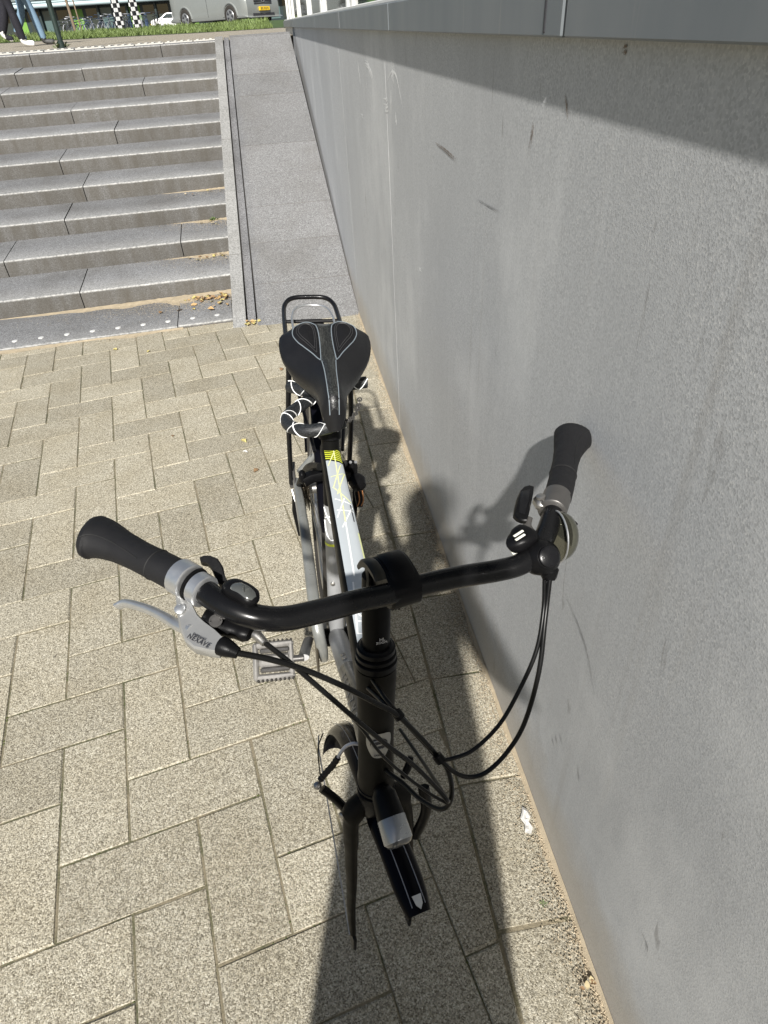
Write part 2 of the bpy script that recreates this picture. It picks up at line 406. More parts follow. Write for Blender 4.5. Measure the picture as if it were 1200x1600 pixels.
# straight course along the wall
yy = -1.4; kk = 0
yb = .455*.926
while yb-2.02*UA > -1.4: yb -= 2.02*UA
while yb < 3.72:
    y1 = min(yb+2.02*UA, 3.79); wv = .004*math.sin(yb*5)
    P2 = [np.array(q) for q in ((BX+.003, yb+GAP), (WX-.002, yb+GAP), (WX-.002, y1-GAP), (BX+.003, y1-GAP))]
    plist.append((0, yb, 9, P2, False)); yb = y1
plist.sort(key=lambda q: (q[0], q[1]))
rest = MB(); rnd = random.Random(3)
for n_, (iv, dist, k, P2, isfull) in enumerate(plist):
    z = rnd.uniform(-.0022, .0); tl = (rnd.gauss(0, .003), rnd.gauss(0, .003), rnd.gauss(0, .004))
    if n_ < 300:
        if isfull and k in shared: me = shared[k]; c = sum(P2)/len(P2)
        else:
            me, c = paver_mesh('paver', P2)
            if isfull: shared[k] = me
        o = link('paver', me, pav); o.location = (c[0], c[1], z); o.rotation_euler = tl
    else:
        c = sum(P2)/len(P2); n = len(P2)
        v = [(*(p), -.05) for p in P2]+[(*(p), z-.0035) for p in P2]+[(*(p+(c-p)/np.linalg.norm(c-p)*.0045), z) for p in P2]
        f = [tuple(2*n+i for i in range(n))]+[(q*n+i, q*n+(i+1) % n, (q+1)*n+(i+1) % n, (q+1)*n+i) for q in (0, 1) for i in range(n)]
        rest.add(v, f)
o = build('pavers_beyond', rest, M_PAVER, pav, smooth=0); o['kind'] = 'stuff'

# ---- stairs
stairs = empty('stairs', (ST_X-1.5, ST_Y, 0)); tag(stairs, 'wide flight of ten grey granite steps beside the bicycle ramp', 'stairs')
SO = stairs.location
def on_nosing(px, i):
    P0 = V3((ST_X+KD*i*ST_T, ST_Y+i*ST_T, i*ST_R)); d = CAM_ray = ray(px, 0)
    # find s so that the projected x equals px
    lo, hi = -.5, 12.
    for _ in range(50):
        mid = (lo+hi)/2; q = P0+sdir*mid-CAM; x = 600+FPX*(q@_R)/(q@_F)
        if x > px: lo = mid
        else: hi = mid
    return lo
joints = {10: [250], 9: [127, 22], 8: [222, 0], 7: [110], 6: [178], 5: [92], 4: [129], 3: [100], 2: [282, 5], 1: [124], 0: [280]}
def block(name, i, s0, s1, top, bot, y0, y1, zb, mat):
    """stone block of step i between s0 and s1 along the step"""
    P0 = V3((ST_X+KD*i*ST_T, y0, 0)); b = .012; rj = random.Random(i*17+int(s0*10)); jz = rj.uniform(-.002, .002)
    prof = [(0, bot), (0, top-b*1.6), (b*.5, top-b*.4), (b*1.6, top), (y1-y0, top+zb), (y1-y0, bot)]
    v = []; f = []
    ss = [s0+.003, s1-.003]; N = max(2, int((s1-s0)/.12)); S_ = [s0+.003+(s1-s0-.006)*q/N for q in range(N+1)]
    for q, s_ in enumerate(S_):
        w = .0022*noise.noise((s_*9, i*3.1, 0))+.0012*noise.noise((s_*31, i*5.1, 2))
        for (d, z) in prof:
            ed = w if z > bot+.02 and d < .03 else 0
            p = P0+sdir*s_+sback*(d+ed); v.append((p[0], p[1], z+jz-abs(ed)*.6))
    n = len(prof)
    for q in range(len(S_)-1):
        for k in range(n): k2 = (k+1) % n; f.append((q*n+k, q*n+k2, (q+1)*n+k2, (q+1)*n+k))
    f.append(tuple(range(n))); f.append(tuple((len(S_)-1)*n+k for k in range(n))[::-1])
    return build(name, (v, f), mat, stairs, smooth=40, off=SO)
LEFT = 6.2
for i in range(0, 11):
    js = sorted(on_nosing(px, i) for px in joints[i]); js = [q for q in js if .15 < q < LEFT]
    if not js: js = [1.1]
    x = js[-1]+1.25
    while x < LEFT: js.append(x); x += 1.18+.2*math.sin(i*3+x)
    edges = [-.06 if i else 0.0]+js+[LEFT]
    for a, b in zip(edges[:-1], edges[1:]):
        if i == 0: o = block('step_block', 0, a, b, .012, -.06, 3.83, ST_Y+ST_T+.02, .012, M_STEP)
        else: block('step_block', i, a, b, i*ST_R, (i-1)*ST_R-.03, ST_Y+i*ST_T, ST_Y+(i+1)*ST_T+.03 if i < 10 else ST_Y+10*ST_T+.34, ST_U if i < 10 else .004, M_STEP)
M_STUD = simple('steel_stud', (.72, .72, .7), .5, .3)
for q in range(26):                      # white studs along the bottom slab
    s_ = .095+q*.148; P0 = V3((ST_X, 3.83, 0))+sdir*s_+sback*.10
    v, f = revolve([(0, .017), (.003, .016), (.0045, .010)], (P0[0], P0[1], .0135), (0, 0, 1), 12)
    build('stud', (v, f), M_STUD, stairs, off=SO)

# ---- bicycle ramp beside the stairs
ramp = empty('bicycle_ramp', (0, 3.8, 0)); tag(ramp, 'sloping granite bicycle ramp with a wheel groove between the stairs and the grey wall', 'ramp'); RO = ramp.location
def rz(y): return (y-ST_Y)*ST_R/ST_T+.030
def xk(y): return KD*(y-ST_Y)
YB, YT = ST_Y-.20, ST_Y+10*ST_T+.02
def ramp_strip(name, x0, x1, y0, y1, dz, mat, concave=0, th=.12):
    v = []; n = 7 if concave else 2; ym = (y0+y1)/2
    for y in (y0+.002, y1-.002):
        zz = max(rz(y), -.002 if dz < 0 else .004)
        row = []
        for q in range(n):
            t = q/(n-1); cz = -concave*math.sin(math.pi*t); row.append((x0+xk(y)+(x1-x0)*t, y, zz+dz+cz))
        v += row+[(x1+xk(y), y, zz-th), (x0+xk(y), y, zz-th)]
    m_ = n+2; f = [tuple(range(m_)), tuple(range(m_, 2*m_))]
    for k in range(m_): f.append((k, (k+1) % m_, m_+(k+1) % m_, m_+k))
    return build(name, (v, f), mat, ramp, smooth=30, off=RO)
XA, XB, XC, XD = ST_X, ST_X+.083, ST_X+.143, WX-.004
ys = [YB]; rj = random.Random(5)
y = YB
while y < YT-.3: y += .44; ys.append(min(y, YT))
if ys[-1] < YT: ys.append(YT)
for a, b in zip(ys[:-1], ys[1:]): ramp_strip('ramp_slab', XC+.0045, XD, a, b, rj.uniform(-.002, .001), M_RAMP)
ys = [YB]; y = YB
while y < YT-.5: y += .78; ys.append(min(y, YT))
if ys[-1] < YT: ys.append(YT)
ramp_strip('groove_bed', XB-.004, XC+.004, YB, YT, -.040, simple('groove_gap_shade', (.035, .033, .03), .9))  # shade down the gaps beside the groove is put into this dark colour
for a, b in zip(ys[:-1], ys[1:]):
    ramp_strip('kerb_block', XA, XB-.0045, a, b, rj.uniform(-.001, .002), M_KERB)
    ramp_strip('groove_block', XB+.006, XC-.006, a, b, -.008, M_GROOVE, concave=.006, th=.035)

# ---- upper level
def gz(x, y):
    """height of the upper level: level at the stair head, rising a little towards the left, then a bank up to the road"""
    ys = y+math.tan(ST_ROT)*(ST_X-x)*max(0., 1-max(0., y-YT)/6)
    if ys <= YT+.3: return PLZ
    z18 = 1.335+.0125*max(0., min(9., -x-.6))
    if ys < 18: return PLZ+(z18-PLZ)*(ys-YT-.3)/(18-YT-.3)
    if ys < 24: t = (ys-18)/6; return z18+(1.50-z18)*(t*t*(3-2*t))
    return 1.50-min(.10, (ys-24)*.05)
def sheet(name, x0, x1, ys_, mat, dz, nx=8, slant=True):
    v = []; f = []
    for y in ys_:
        for q in range(nx+1):
            x = x0+(x1-x0)*q/nx; y2 = y-math.tan(ST_ROT)*(ST_X-x) if slant else y; v.append((x, y2, gz(x, y2)+dz))
    for a in range(len(ys_)-1):
        for q in range(nx): f.append((a*(nx+1)+q, a*(nx+1)+q+1, (a+1)*(nx+1)+q+1, (a+1)*(nx+1)+q))
    o = build(name, (v, f), mat, smooth=0); o['kind'] = 'structure'; return o
M_PLAZA = paving_mat('plaza_paving', (.44, .40, .33), (.2, .18, .14), (.7, .66, .56), 200)
M_ROAD = simple('asphalt', (.055, .055, .057), .85, 0, .3, 20)
M_SOIL = simple('turf_soil', (.05, .085, .022), .9, 0, .4, 6)
sheet('upper_pavement', -14, .6, [YT+.30, 9.0, 10.2, 12, 14, 16, 18.05], M_PLAZA, 0)
sheet('grass_bank', -14, 1.2, [18.0, 18.6, 19.4, 20.2, 21, 22, 23, 24.1], M_SOIL, .012)
sheet('road', -160, 90, [24.0, 27, 30, 45, 80, 200, 600], M_ROAD, -.004, slant=False)
# ribbed white guidance tiles at the head of the stairs
M_GUIDE = simple('guidance_tile_white', (.50, .49, .46), .7, 0, .1, 30)
gt = empty('guidance_strip', (ST_X-.5, 8.6, PLZ)); tag(gt, 'row of white ribbed guidance tiles at the head of the stairs', 'paving')
for q in range(26):
    c = V3((ST_X-.16-.0, YT+.62, 0))+sdir*(q*.305); mb = MB()
    z = gz(c[0], c[1])
    mb.add(*cbox((c[0], c[1], z+.004), (.29, .29, .012), .002, X=-sdir, Y=sback))
    for r_ in range(4): cc = c+sdir*(-.105+r_*.07); mb.add(*cbox((cc[0], cc[1], z+.014), (.03, .27, .010), .004, X=-sdir, Y=sback))
    build('guidance_tile', mb, M_GUIDE, gt, smooth=0, off=gt.location)

# ---- wall
wall = empty('concrete_wall', (WX, 4, 0)); tag(wall, 'tall speckled grey wall of flat panels beside the bicycle', 'wall')
wj = [-3.0, 2.345, 3.74, 5.13, 6.52, 7.9, 9.25, 10.52]
for a, b in zip(wj[:-1], wj[1:]):
    g_ = .0014
    build('wall_panel', cbox((WX+.06, (a+b)/2, (FZ+.02-.2)/2), (.12, b-a-2*g_, FZ+.02+.2), .0006), M_WALL, wall, smooth=0, off=wall.location)
build('wall_core', cbox((WX+.30, 3.76, (FZ-.2)/2), (.42, 13.5, FZ+.2), .01), M_FASCIA, wall, smooth=0, off=wall.location)
def ribbon_on_wall(name, pts, wid, mat, seed=0, d=.0007):
    """a smear made of several thin broken strands"""
    W = [atx(px, py, WX-d) for px, py in pts]; W = spline(W, 14); rj_ = random.Random(seed); v = []; f = []; n = len(W)
    for st_ in range(7):
        off_ = rj_.gauss(0, .32)*wid; i0 = int(n*rj_.uniform(0, .45)); i1 = int(n*rj_.uniform(.55, 1.)); o0 = len(v); run = 0; lift = st_*.00004
        for i in range(i0, i1):
            t = W[min(i+1, n-1)]-W[max(i-1, 0)]; t /= np.linalg.norm(t); nn = np.cross(t, (1, 0, 0)); nn /= np.linalg.norm(nn)
            q = (i-i0)/max(1, i1-i0); w = wid*.26*math.sin(math.pi*min(1, q+.06))*rj_.uniform(.2, 1.1); c_ = W[i]+nn*(off_*(.6+.4*math.sin(q*3))+rj_.gauss(0, .04)*wid)-np.array([lift, 0, 0]); v += [c_-nn*w/2, c_+nn*w/2]
            if run and rj_.random() > .10: k = len(v); f.append((k-4, k-3, k-1, k-2))
            run += 1
    return build(name, (v, f), mat, wall, smooth=0, off=wall.location)
for k, (pts, w) in enumerate([([(558, 89), (560, 105), (563, 128), (564, 140)], .009), ([(567, 97), (574, 102), (579, 116), (583, 130), (585, 140)], .016),
        ([(612, 86), (613, 112), (614, 130), (613, 152)], .020), ([(604, 128), (608, 118), (612, 111), (616, 112), (620, 121), (624, 140), (630, 170), (632, 188)], .009),
        ([(610, 125), (611, 145), (611, 165), (612, 190)], .009), ([(599, 158), (603, 163), (606, 160), (602, 168)], .014), ([(617, 172), (619, 188), (621, 202)], .014), ([(564, 179), (569, 183)], .007),
        ([(573, 128), (572, 142)], .006), ([(654, 415), (657, 420), (660, 414)], .006)]):
    ribbon_on_wall('chalk_mark', pts, w*2.0, M_CHALK, k)
for k, (pts, w) in enumerate([([(834, 190), (832, 205), (828, 230), (825, 262)], .006), ([(882, 145), (885, 165), (888, 190)], .005), ([(677, 222), (700, 240), (716, 257)], .007), ([(980, 75), (972, 82)], .008)]):
    ribbon_on_wall('drip_stain', pts, w, M_RUST, 40+k)
for k, pts in enumerate([[(862, 1148), (866, 1170)], [(868, 1146), (872, 1172)], [(874, 1143), (879, 1168)], [(903, 1195), (905, 1230)], [(745, 310), (770, 325), (790, 338)], [(880, 920), (915, 1010), (930, 1100)], [(1000, 1450), (1012, 1480), (1006, 1500)]]):
    ribbon_on_wall('scuff_mark', pts, .005, simple('scuff_grey', (.36, .36, .36), .8), 80+k)

# ---- glazed building on top of the wall
bl = empty('glazed_building', (WX, 4, FZ)); tag(bl, 'glazed building with blue grey metal fascia on top of the grey wall', 'building'); BO = bl.location
SILL = 1.764*S*.926/.9265*.0+1.4335
fj = [-3.0, -1.72, -.40, .885, 2.13, 3.42, 4.87, 6.16, 7.66, 8.95, 10.52]
for a, b in zip(fj[:-1], fj[1:]):
    build('fascia_panel', cbox((WX+.13, (a+b)/2, (FZ+SILL)/2), (.30, b-a-.010, SILL-FZ), .002), M_FASCIA, bl, smooth=0, off=BO)
M_WHITEFR = simple('white_window_frame', (.74, .74, .72), .45, 0, .06, 20)
build('fascia_joint', cbox((WX+.14, .885, (FZ+SILL)/2), (.31, .011, SILL-FZ-.004), .001), M_WHITEFR, bl, smooth=0, off=BO)
build('fascia_joint', cbox((WX+.14, .945, (FZ+SILL)/2+.001), (.3225, .005, SILL-FZ-.006), .001), M_INK, bl, smooth=0, off=BO)
for y in (3.42, 4.87): build('fascia_joint', cbox((WX+.14, y, (FZ+SILL)/2), (.31, .012, SILL-FZ-.004), .001), M_WHITEFR, bl, smooth=0, off=BO)
t = NT('window_glass'); t.set(Base_Color=(.03, .045, .045), Roughness=.04, Specular_IOR_Level=.8, Metallic=.1); M_GLASS = t.m
build('window_sill', cbox((WX+.125, 3.76, SILL+.006), (.26, 13.5, .010), .002), M_WHITEFR, bl, smooth=0, off=BO)
wy = [-3, -1.6, -.2, 1.2, 2.13, 2.25, 3.42, 3.58, 4.87, 5.03, 6.16, 6.32, 7.66, 7.84, 8.95, 9.7, 10.5]
for i, y in enumerate(wy):
    build('mullion', cbox((WX+.050, y, SILL+.011+1.1), (.030, .060 if i % 3 else .10, 2.2), .003), M_WHITEFR, bl, smooth=0, off=BO)
    if i: build('window_pane', cbox((WX+.054, (y+wy[i-1])/2, SILL+.011+1.1), (.012, y-wy[i-1]-.05, 2.19), .001), M_GLASS, bl, smooth=0, off=BO)
build('building_core', cbox((WX+.95, 3.76, SILL+1.15), (1.5, 13.4, 2.2), .01), simple('dark_interior', (.03, .035, .035), .8), bl, smooth=0, off=BO)
build('roof', cbox((WX+.8, 3.76, SILL+2.30), (2.0, 13.6, .16), .02), M_FASCIA, bl, smooth=0, off=BO)
# ================================================================== THE BICYCLE (front wheel missing, leaning on the wall)
LEAN, BA, BY = R(5.2), -.035, .95
bike = empty('bicycle', (BA, BY, 0)); bike.rotation_euler = (0, LEAN, 0)
tag(bike, 'black city bicycle with white top tube and missing front wheel, leaning on the grey wall', 'bicycle')
BM = Matrix.Translation((BA, BY, 0)) @ Matrix.Rotation(LEAN, 4, 'Y'); BMI = BM.inverted()
def L(u, y, z): return np.array([u, y-BY, z])                       # bike frame: u sideways, y along the wall, z up
def PX(px, py, z): w = BMI @ Vector(atz(px, py, z)); return np.array(w)
def PY(px, py, y): w = BMI @ Vector(aty(px, py, y)); return np.array(w)
ax_o = Vector(L(0, .492, .79)); ax_d = Vector((0, .186, .983)).normalized(); STEER = R(13.6)
SM = Matrix.Translation(ax_o) @ Matrix.Rotation(STEER, 4, ax_d) @ Matrix.Translation(-ax_o)
def LS(u, y, z): return np.array(SM @ Vector(L(u, y, z)))
def axis(z): return .492+.186/.983*(z-.79)
def P_(name, mb, mat, par=None, smooth=40): return build(name, mb, mat, par or bike, smooth)

# ---- frame
def quad_tube(P, ws, hs, up, seg=20, flat=.55): return tube(P, [(h_/2, w_/2) for w_, h_ in zip(ws, hs)], seg, True, up, flat)
tt = [L(0, .500, .742), L(0, .70, .728), L(0, .95, .708), L(0, 1.135, .693)]
TTW = [.046, .046, .043, .040]; TTH = [.052, .046, .042, .040]
def lin(A, n): return [A[int(i)]*(1-(i-int(i)))+A[min(int(i)+1, len(A)-1)]*(i-int(i)) for i in [q*(len(A)-1)/n for q in range(n+1)]]
tts = spline(tt, 8); tw = lin([V3(q) for q in TTW], 24); th_ = lin([V3(q) for q in TTH], 24)
top = P_('top_tube', quad_tube(tts, [float(q) for q in tw], [float(q) for q in th_], (0, 0, 1)), M_FRAME)
_, tfr = frames(tts, (0, 0, 1))
def tsurf(t, w, lift=.0006):
    """point on the upper face of the top tube; t 0..1 front to back, w -1..1 across (image left to right)"""
    i = t*24; a = min(int(i), 23); q = i-a; p = tts[a]*(1-q)+tts[a+1]*q; nn = tfr[a][1]; hw = float(tw[a]*(1-q)+tw[a+1]*q)/2; hh = float(th_[a]*(1-q)+th_[a+1]*q)/2
    ww = abs(w)**1.; z = hh*(1-ww**3.6)**(1/3.6) if ww < 1 else 0
    return p+np.array([1., 0, 0])*hw*w+nn*(z+lift)
def tpanel(name, t0, t1, w0, w1, mat, nt_=26, nw=8, slant=0., lift=.0006):
    v = []; f = []
    for i in range(nt_+1):
        for k in range(nw+1):
            w = w0+(w1-w0)*k/nw; t_ = t0+(t1-t0)*i/nt_; tt_ = t_+slant*(w-w0)/(w1-w0)*((1 if slant else 0)); v.append(tsurf(min(.999, max(0, tt_)), w, lift))
    for i in range(nt_):
        for k in range(nw): a = i*(nw+1)+k; f.append((a, a+1, a+nw+2, a+nw+1))
    return P_(name, (v, f), mat, top, 60)
tpanel('white_decal', .03, .845, -.70, .86, M_WHITEP, slant=-.03)
for k in range(6): tpanel('yellow_stripe', .857+k*.0165, .857+k*.0165+.009, -.70, .86, M_YELLOW, 1, 6, slant=-.03, lift=.0008)
def tline(name, a, b, mat, wd=.0011, lift=.0010):
    v = []; f = []; n = 10
    for i in range(n+1):
        q = i/n; t_ = a[0]+(b[0]-a[0])*q; w = a[1]+(b[1]-a[1])*q; d = np.array([(b[0]-a[0])*.64, (b[1]-a[1])*.022]); d /= np.linalg.norm(d)
        for s_ in (-1, 1): v.append(tsurf(min(.999, max(0, t_+s_*d[1]*wd/.64)), max(-.97, min(.97, w-s_*d[0]*wd/.022)), lift))
    for i in range(n): f.append((2*i, 2*i+1, 2*i+3, 2*i+2))
    return P_(name, (v, f), mat, top, 60)
for a, b in [((.93, .25), (.50, .0)), ((.90, .2), (.80, -.55)), ((.80, .6), (.66, -.4)), ((.66, -.5), (.58, .75)), ((.72, -.5), (.74, .8)), ((.74, .8), (.62, -.2))]:
    tline('decal_line', a, b, M_PALEYEL)
for a, b in [((.60, -.5), (.57, .8)), ((.55, -.5), (.54, .8)), ((.52, -.55), (.60, .3)), ((.50, .0), (.30, -.15)), ((.10, -.6), (.28, -.3)), ((.06, .8), (.24, -.4)), ((.14, -.5), (.13, .8)), ((.10, -.6), (.08, .8)), ((.05, -.3), (.2, .3)), ((.48, -.3), (.56, .8)), ((.18, -.6), (.10, .7))]:
    tline('decal_line', a, b, M_FAINT, .0012)
for a, b in [((.16, -.15), (.20, .35)), ((.07, .0), (.09, .3))]: tline('decal_line', a, b, simple('grey_print', (.3, .33, .35), .5), .0009)
tpanel('model_lettering', .50, .57, .62, .70, M_INK, 4, 1, lift=.0010)
tpanel('yellow_edge', .36, .46, .74, .86, M_PALEYEL, 6, 2, lift=.0010)

ht = [L(0, axis(z), z) for z in (.578, .590, .600, .66, .72, .770, .782)]
head = P_('head_tube', tube(ht, [.0245, .0255, .0245, .0235, .0240, .0255, .025], 32), M_HEAD)
for z, r_, hh in ((.789, .0262, .010), (.799, .0250, .007), (.808, .0235, .008), (.576, .0258, .006), (.567, .0262, .007)):
    P_('headset_ring', revolve([(0, r_-.0018), (.0012, r_), (hh-.0012, r_), (hh, r_-.0018)], L(0, axis(z-hh/2), z-hh/2), ax_d, 32), M_PLAST, head)
dt = [L(0, axis(.625)+.005, .622), L(0, .62, .54), L(0, .80, .40), L(0, 1.0, .255)]
dts = spline(dt, 8); dtw = lin([V3(q) for q in (.040, .042, .042, .044)], 24)
down = MB(); v, f = tube(dts, [float(q)/2 for q in dtw], 20); 
down.add(v, f); down.k = [1 if (q//20) > 13 else 0 for q in range(len(f))]
down_o = build('down_tube', down, [simple('down_tube_navy', (.028, .034, .042), .34, .2, .15, 30, coat=.2), M_GREYPAINT], bike)
_, dfr = frames(dts)
for k, ch in enumerate('GAZELLE'):
    i = 4+k*1.25; a = int(i); p = dts[a]+(dts[a+1]-dts[a])*(i-a); t_ = dfr[a][0]; side = np.array([-.80, -.0, .60]); side -= t_*(side@t_); side /= np.linalg.norm(side)
    o_ = p+side*(float(dtw[a])/2+.0006); text_mesh('letter', ch, .022, frame_m(o_, t_, np.cross(side, t_)), M_GREYPAINT, down_o)
for q in (15, 16.4):
    a = int(q); p = dts[a]; sd = np.array([-.25, 0, 1.]); t_ = dfr[a][0]; sd -= t_*(sd@t_); sd /= np.linalg.norm(sd); P_('bottle_boss', revolve([(0, .005), (.004, .005), (.005, .003)], p+sd*.0205, sd, 10), M_STEEL, down_o)
stp = [L(0, 1.02, .235), L(0, 1.06, .45), L(0, 1.100, .665), L(0, 1.116, .745)]
sts = spline(stp, 10); seat = MB(); v, f = tube(sts, .0185, 20); seat.add(v, f)
seat.k = [0 if (q//20) > 15 else 1 for q in range(len(f))]
seat_o = build('seat_tube', seat, [M_FRAME, M_GREYPAINT], bike)
def on_st(z, r_=.0187):
    for a, b in zip(sts[:-1], sts[1:]):
        if a[2] <= z <= b[2]: q = (z-a[2])/(b[2]-a[2]); return a+(b-a)*q
    return sts[-1]
sd_ = np.array([0, .18, .98]); sd_ /= np.linalg.norm(sd_)
P_('yellow_ring', tube([on_st(.495)+sd_*q for q in (-.003, .003)], .0192, 24), M_YELLOW, seat_o)
for z in (.40, .33):
    P_('bottle_boss', revolve([(0, .0055), (.004, .0055), (.0055, .003)], on_st(z)+np.array([-.006, -.0165, 0]), (-.25, -1, .1), 10), M_STEEL, seat_o)
def st_curve(pts, wd=.0012):
    P = [on_st(z)+np.array([math.sin(a)*.0192, -math.cos(a)*.0192, 0]) for a, z in spline(pts, 8)]; return tube(P, wd, 6)
for pts in ([(-1.3, .585), (-.7, .565), (-.2, .55)], [(-1.1, .562), (-.6, .568), (-.2, .566)], [(-1.25, .555), (-1.0, .53), (-.5, .513), (-.05, .512)], [(-1.2, .54), (-.8, .518)]):
    P_('script_stroke', st_curve(pts), M_FAINT, seat_o)
P_('seat_clamp', revolve([(0, .021), (.002, .0235), (.026, .0235), (.028, .021)], on_st(.735), sd_, 24), M_PLAST, seat_o)
P_('seat_post', tube([L(0, 1.114, .735), L(0, 1.135, .862)], .0135, 16), M_FRAME)
for s_ in (-1, 1):
    P_('seat_stay', tube(spline([L(.022*s_, 1.108, .67), L(.045*s_, 1.24, .58), L(.066*s_, 1.49, .345)], 6), .0085, 12), M_FRAME)
    P_('chain_stay', tube(spline([L(.03*s_, 1.04, .235), L(.05*s_, 1.2, .27), L(.068*s_, 1.49, .345)], 6), .010, 12), M_GREYPAINT)
P_('bottom_bracket', tube([L(-.04, 1.02, .235), L(.04, 1.02, .235)], .022, 20), M_FRAME)

# ---- rear wheel
HB = (1.49, .345); RW = .345
wheel = MB(); ring = lambda r_, u=0., n=56: [L(u, HB[0]+r_*math.cos(2*math.pi*k/n), HB[1]+r_*math.sin(2*math.pi*k/n)) for k in range(n)]
def ringtube(r_, rt, seg=10, u=0., n=56, ell=None):
    v = []; f = []
    for k in range(n):
        a = 2*math.pi*k/n
        for q in range(seg):
            b = 2*math.pi*q/seg; rr = r_+rt*math.cos(b); v.append(L(u+(ell or rt)*math.sin(b), HB[0]+rr*math.cos(a), HB[1]+rr*math.sin(a)))
    for k in range(n):
        for q in range(seg): f.append((k*seg+q, k*seg+(q+1) % seg, ((k+1) % n)*seg+(q+1) % seg, ((k+1) % n)*seg+q))
    return v, f
rw = P_('rear_wheel', ringtube(.302, .012, 8, 0, 56, .011), M_STEEL)
P_('tyre', ringtube(.325, .020, 12), M_TYRE, rw)
P_('hub', revolve([(-.055, .008), (-.04, .026), (-.036, .026), (-.03, .015), (.03, .015), (.036, .024), (.04, .024), (.055, .008)], L(0, *HB), (1, 0, 0), 16), M_STEEL, rw)
sp = MB()
for k in range(32):
    a = 2*math.pi*k/32; s_ = 1 if k % 2 else -1; a2 = a+(.9 if (k//2) % 2 else -.9)
    sp.add(*tube([L(.034*s_, HB[0]+.022*math.cos(a2), HB[1]+.022*math.sin(a2)), L(0, HB[0]+.292*math.cos(a), HB[1]+.292*math.sin(a))], .001, 4, False))
P_('spokes', sp, M_STEEL, rw)
cas = MB()
for k, (r_, u) in enumerate(((.062, -.036), (.056, -.040), (.050, -.044), (.044, -.048), (.038, -.052), (.033, -.056), (.028, -.060))):
    T = int(r_*560); pts = []
    for q in range(T*2): a = math.pi*q/T; rr = r_+(.0022 if q % 2 else -.0022); pts.append(L(u, HB[0]+rr*math.cos(a), HB[1]+rr*math.sin(a)))
    cas.add(*prism(pts, (.0018, 0, 0)))
P_('cassette', cas, M_CHAIN)
def fender(name, c, r_, a0, a1, hw, f_, mat, n=30, m_=10, par=None, lift=.0):
    """mudguard shell; angle 0 = top, positive towards the front"""
    v = []; ff = []
    for shell in (0, 1):
        for i in range(n+1):
            a = a0+(a1-a0)*i/n; tp = 1-.25*max(0, (i/n-.93)/.07)**2
            for k in range(m_+1):
                t_ = -1+2*k/m_; b = t_*R(72); rr = r_-.012*(1-math.cos(b))*1.6-(.0014 if shell else 0); v.append(f_(hw*tp*math.sin(b)/math.sin(R(72)), c[0]-rr*math.sin(a), c[1]+rr*math.cos(a)))
    N = (n+1)*(m_+1)
    for sh in (0, N):
        for i in range(n):
            for k in range(m_): q = sh+i*(m_+1)+k; ff.append((q, q+1, q+m_+2, q+m_+1))
    for i in range(n):
        for k in (0, m_): q = i*(m_+1)+k; ff.append((q, q+m_+1, N+q+m_+1, N+q))
    for k in range(m_):
        for i in (0, n): q = i*(m_+1)+k; ff.append((q, q+1, N+q+1, N+q))
    return P_(name, (v, ff), mat, par, 60)
fender('rear_mudguard', HB, .366, R(-105), R(72), .027, L, M_GLOSS)

# ---- drivetrain
P_('chainring', revolve([(-.002, .02), (-.002, .082), (.0, .085), (.002, .082), (.002, .02)], L(-.05, 1.02, .235), (1, 0, 0), 40), M_CHAIN)
ch = MB(); upper = spline([L(-.050, 1.02, .318), L(-.050, 1.25, .352), L(-.050, 1.49, .393)], 24)
for p in upper[::1]: ch.add(*cbox(p, (.006, .0075, .0065), .001))
P_('chain', ch, M_CHAIN)
P_('rear_derailleur', MB().add(*tube([L(-.072, 1.49, .335), L(-.075, 1.50, .26), L(-.062, 1.47, .19)], .010, 10)).add(*revolve([(-.005, .024), (.005, .024)], L(-.055, 1.47, .19), (1, 0, 0), 14)), M_PLAST)
# smoked chain guard, upper run then round the chainring
gp = [PX(463, 752, .395), PX(470, 790, .40), PX(479, 850, .385), PX(489, 930, .36), PX(497, 985, .32), PX(504, 1015, .265), PX(506, 1026, .22)]
gs = spline(gp, 6); n_ = len(gs)
P_('chain_guard', tube(gs, [(.010+.004*math.sin(math.pi*i/n_), .012+.002*i/n_) for i in range(n_)], 16, True, (1, 0, 0), .8), M_GUARD)
P_('axle_nut', MB().add(*revolve([(0, .009), (.010, .009), (.012, .005)], L(-.075, 1.49, .36), (-1, 0, 0), 6)).add(*cbox(L(-.072, 1.485, .385), (.006, .022, .05), .002)), M_DKSTEEL)
P_('guard_bracket', tube([PX(459, 722, .44), PX(459, 742, .42), PX(462, 760, .40)], .0035, 8), M_DKSTEEL)
P_('guard_clip', tube([PX(456, 765, .35), PX(462, 785, .32)], .003, 8), M_STEEL)
P_('guard_wheel', tube(spline([PX(468, 738, .42), PX(480, 724, .43), PX(490, 712, .44)], 6), .010, 12), M_GUARD)
M_CRANK = simple('crank_alloy', (.26, .26, .26), .55, .3, .1, 90)
crk = P_('crank', tube(spline([L(-.068, 1.02, .235), L(-.077, .95, .286), L(-.084, .883, .335)], 5), [(.0125, .007)]*11, 14, True, (1, 0, 0)), M_CRANK)
crk2 = P_('crank', tube(spline([L(.068, 1.02, .235), L(.077, 1.105, .212), L(.084, 1.187, .190)], 5), [(.0125, .007)]*11, 14, True, (1, 0, 0)), M_CRANK)
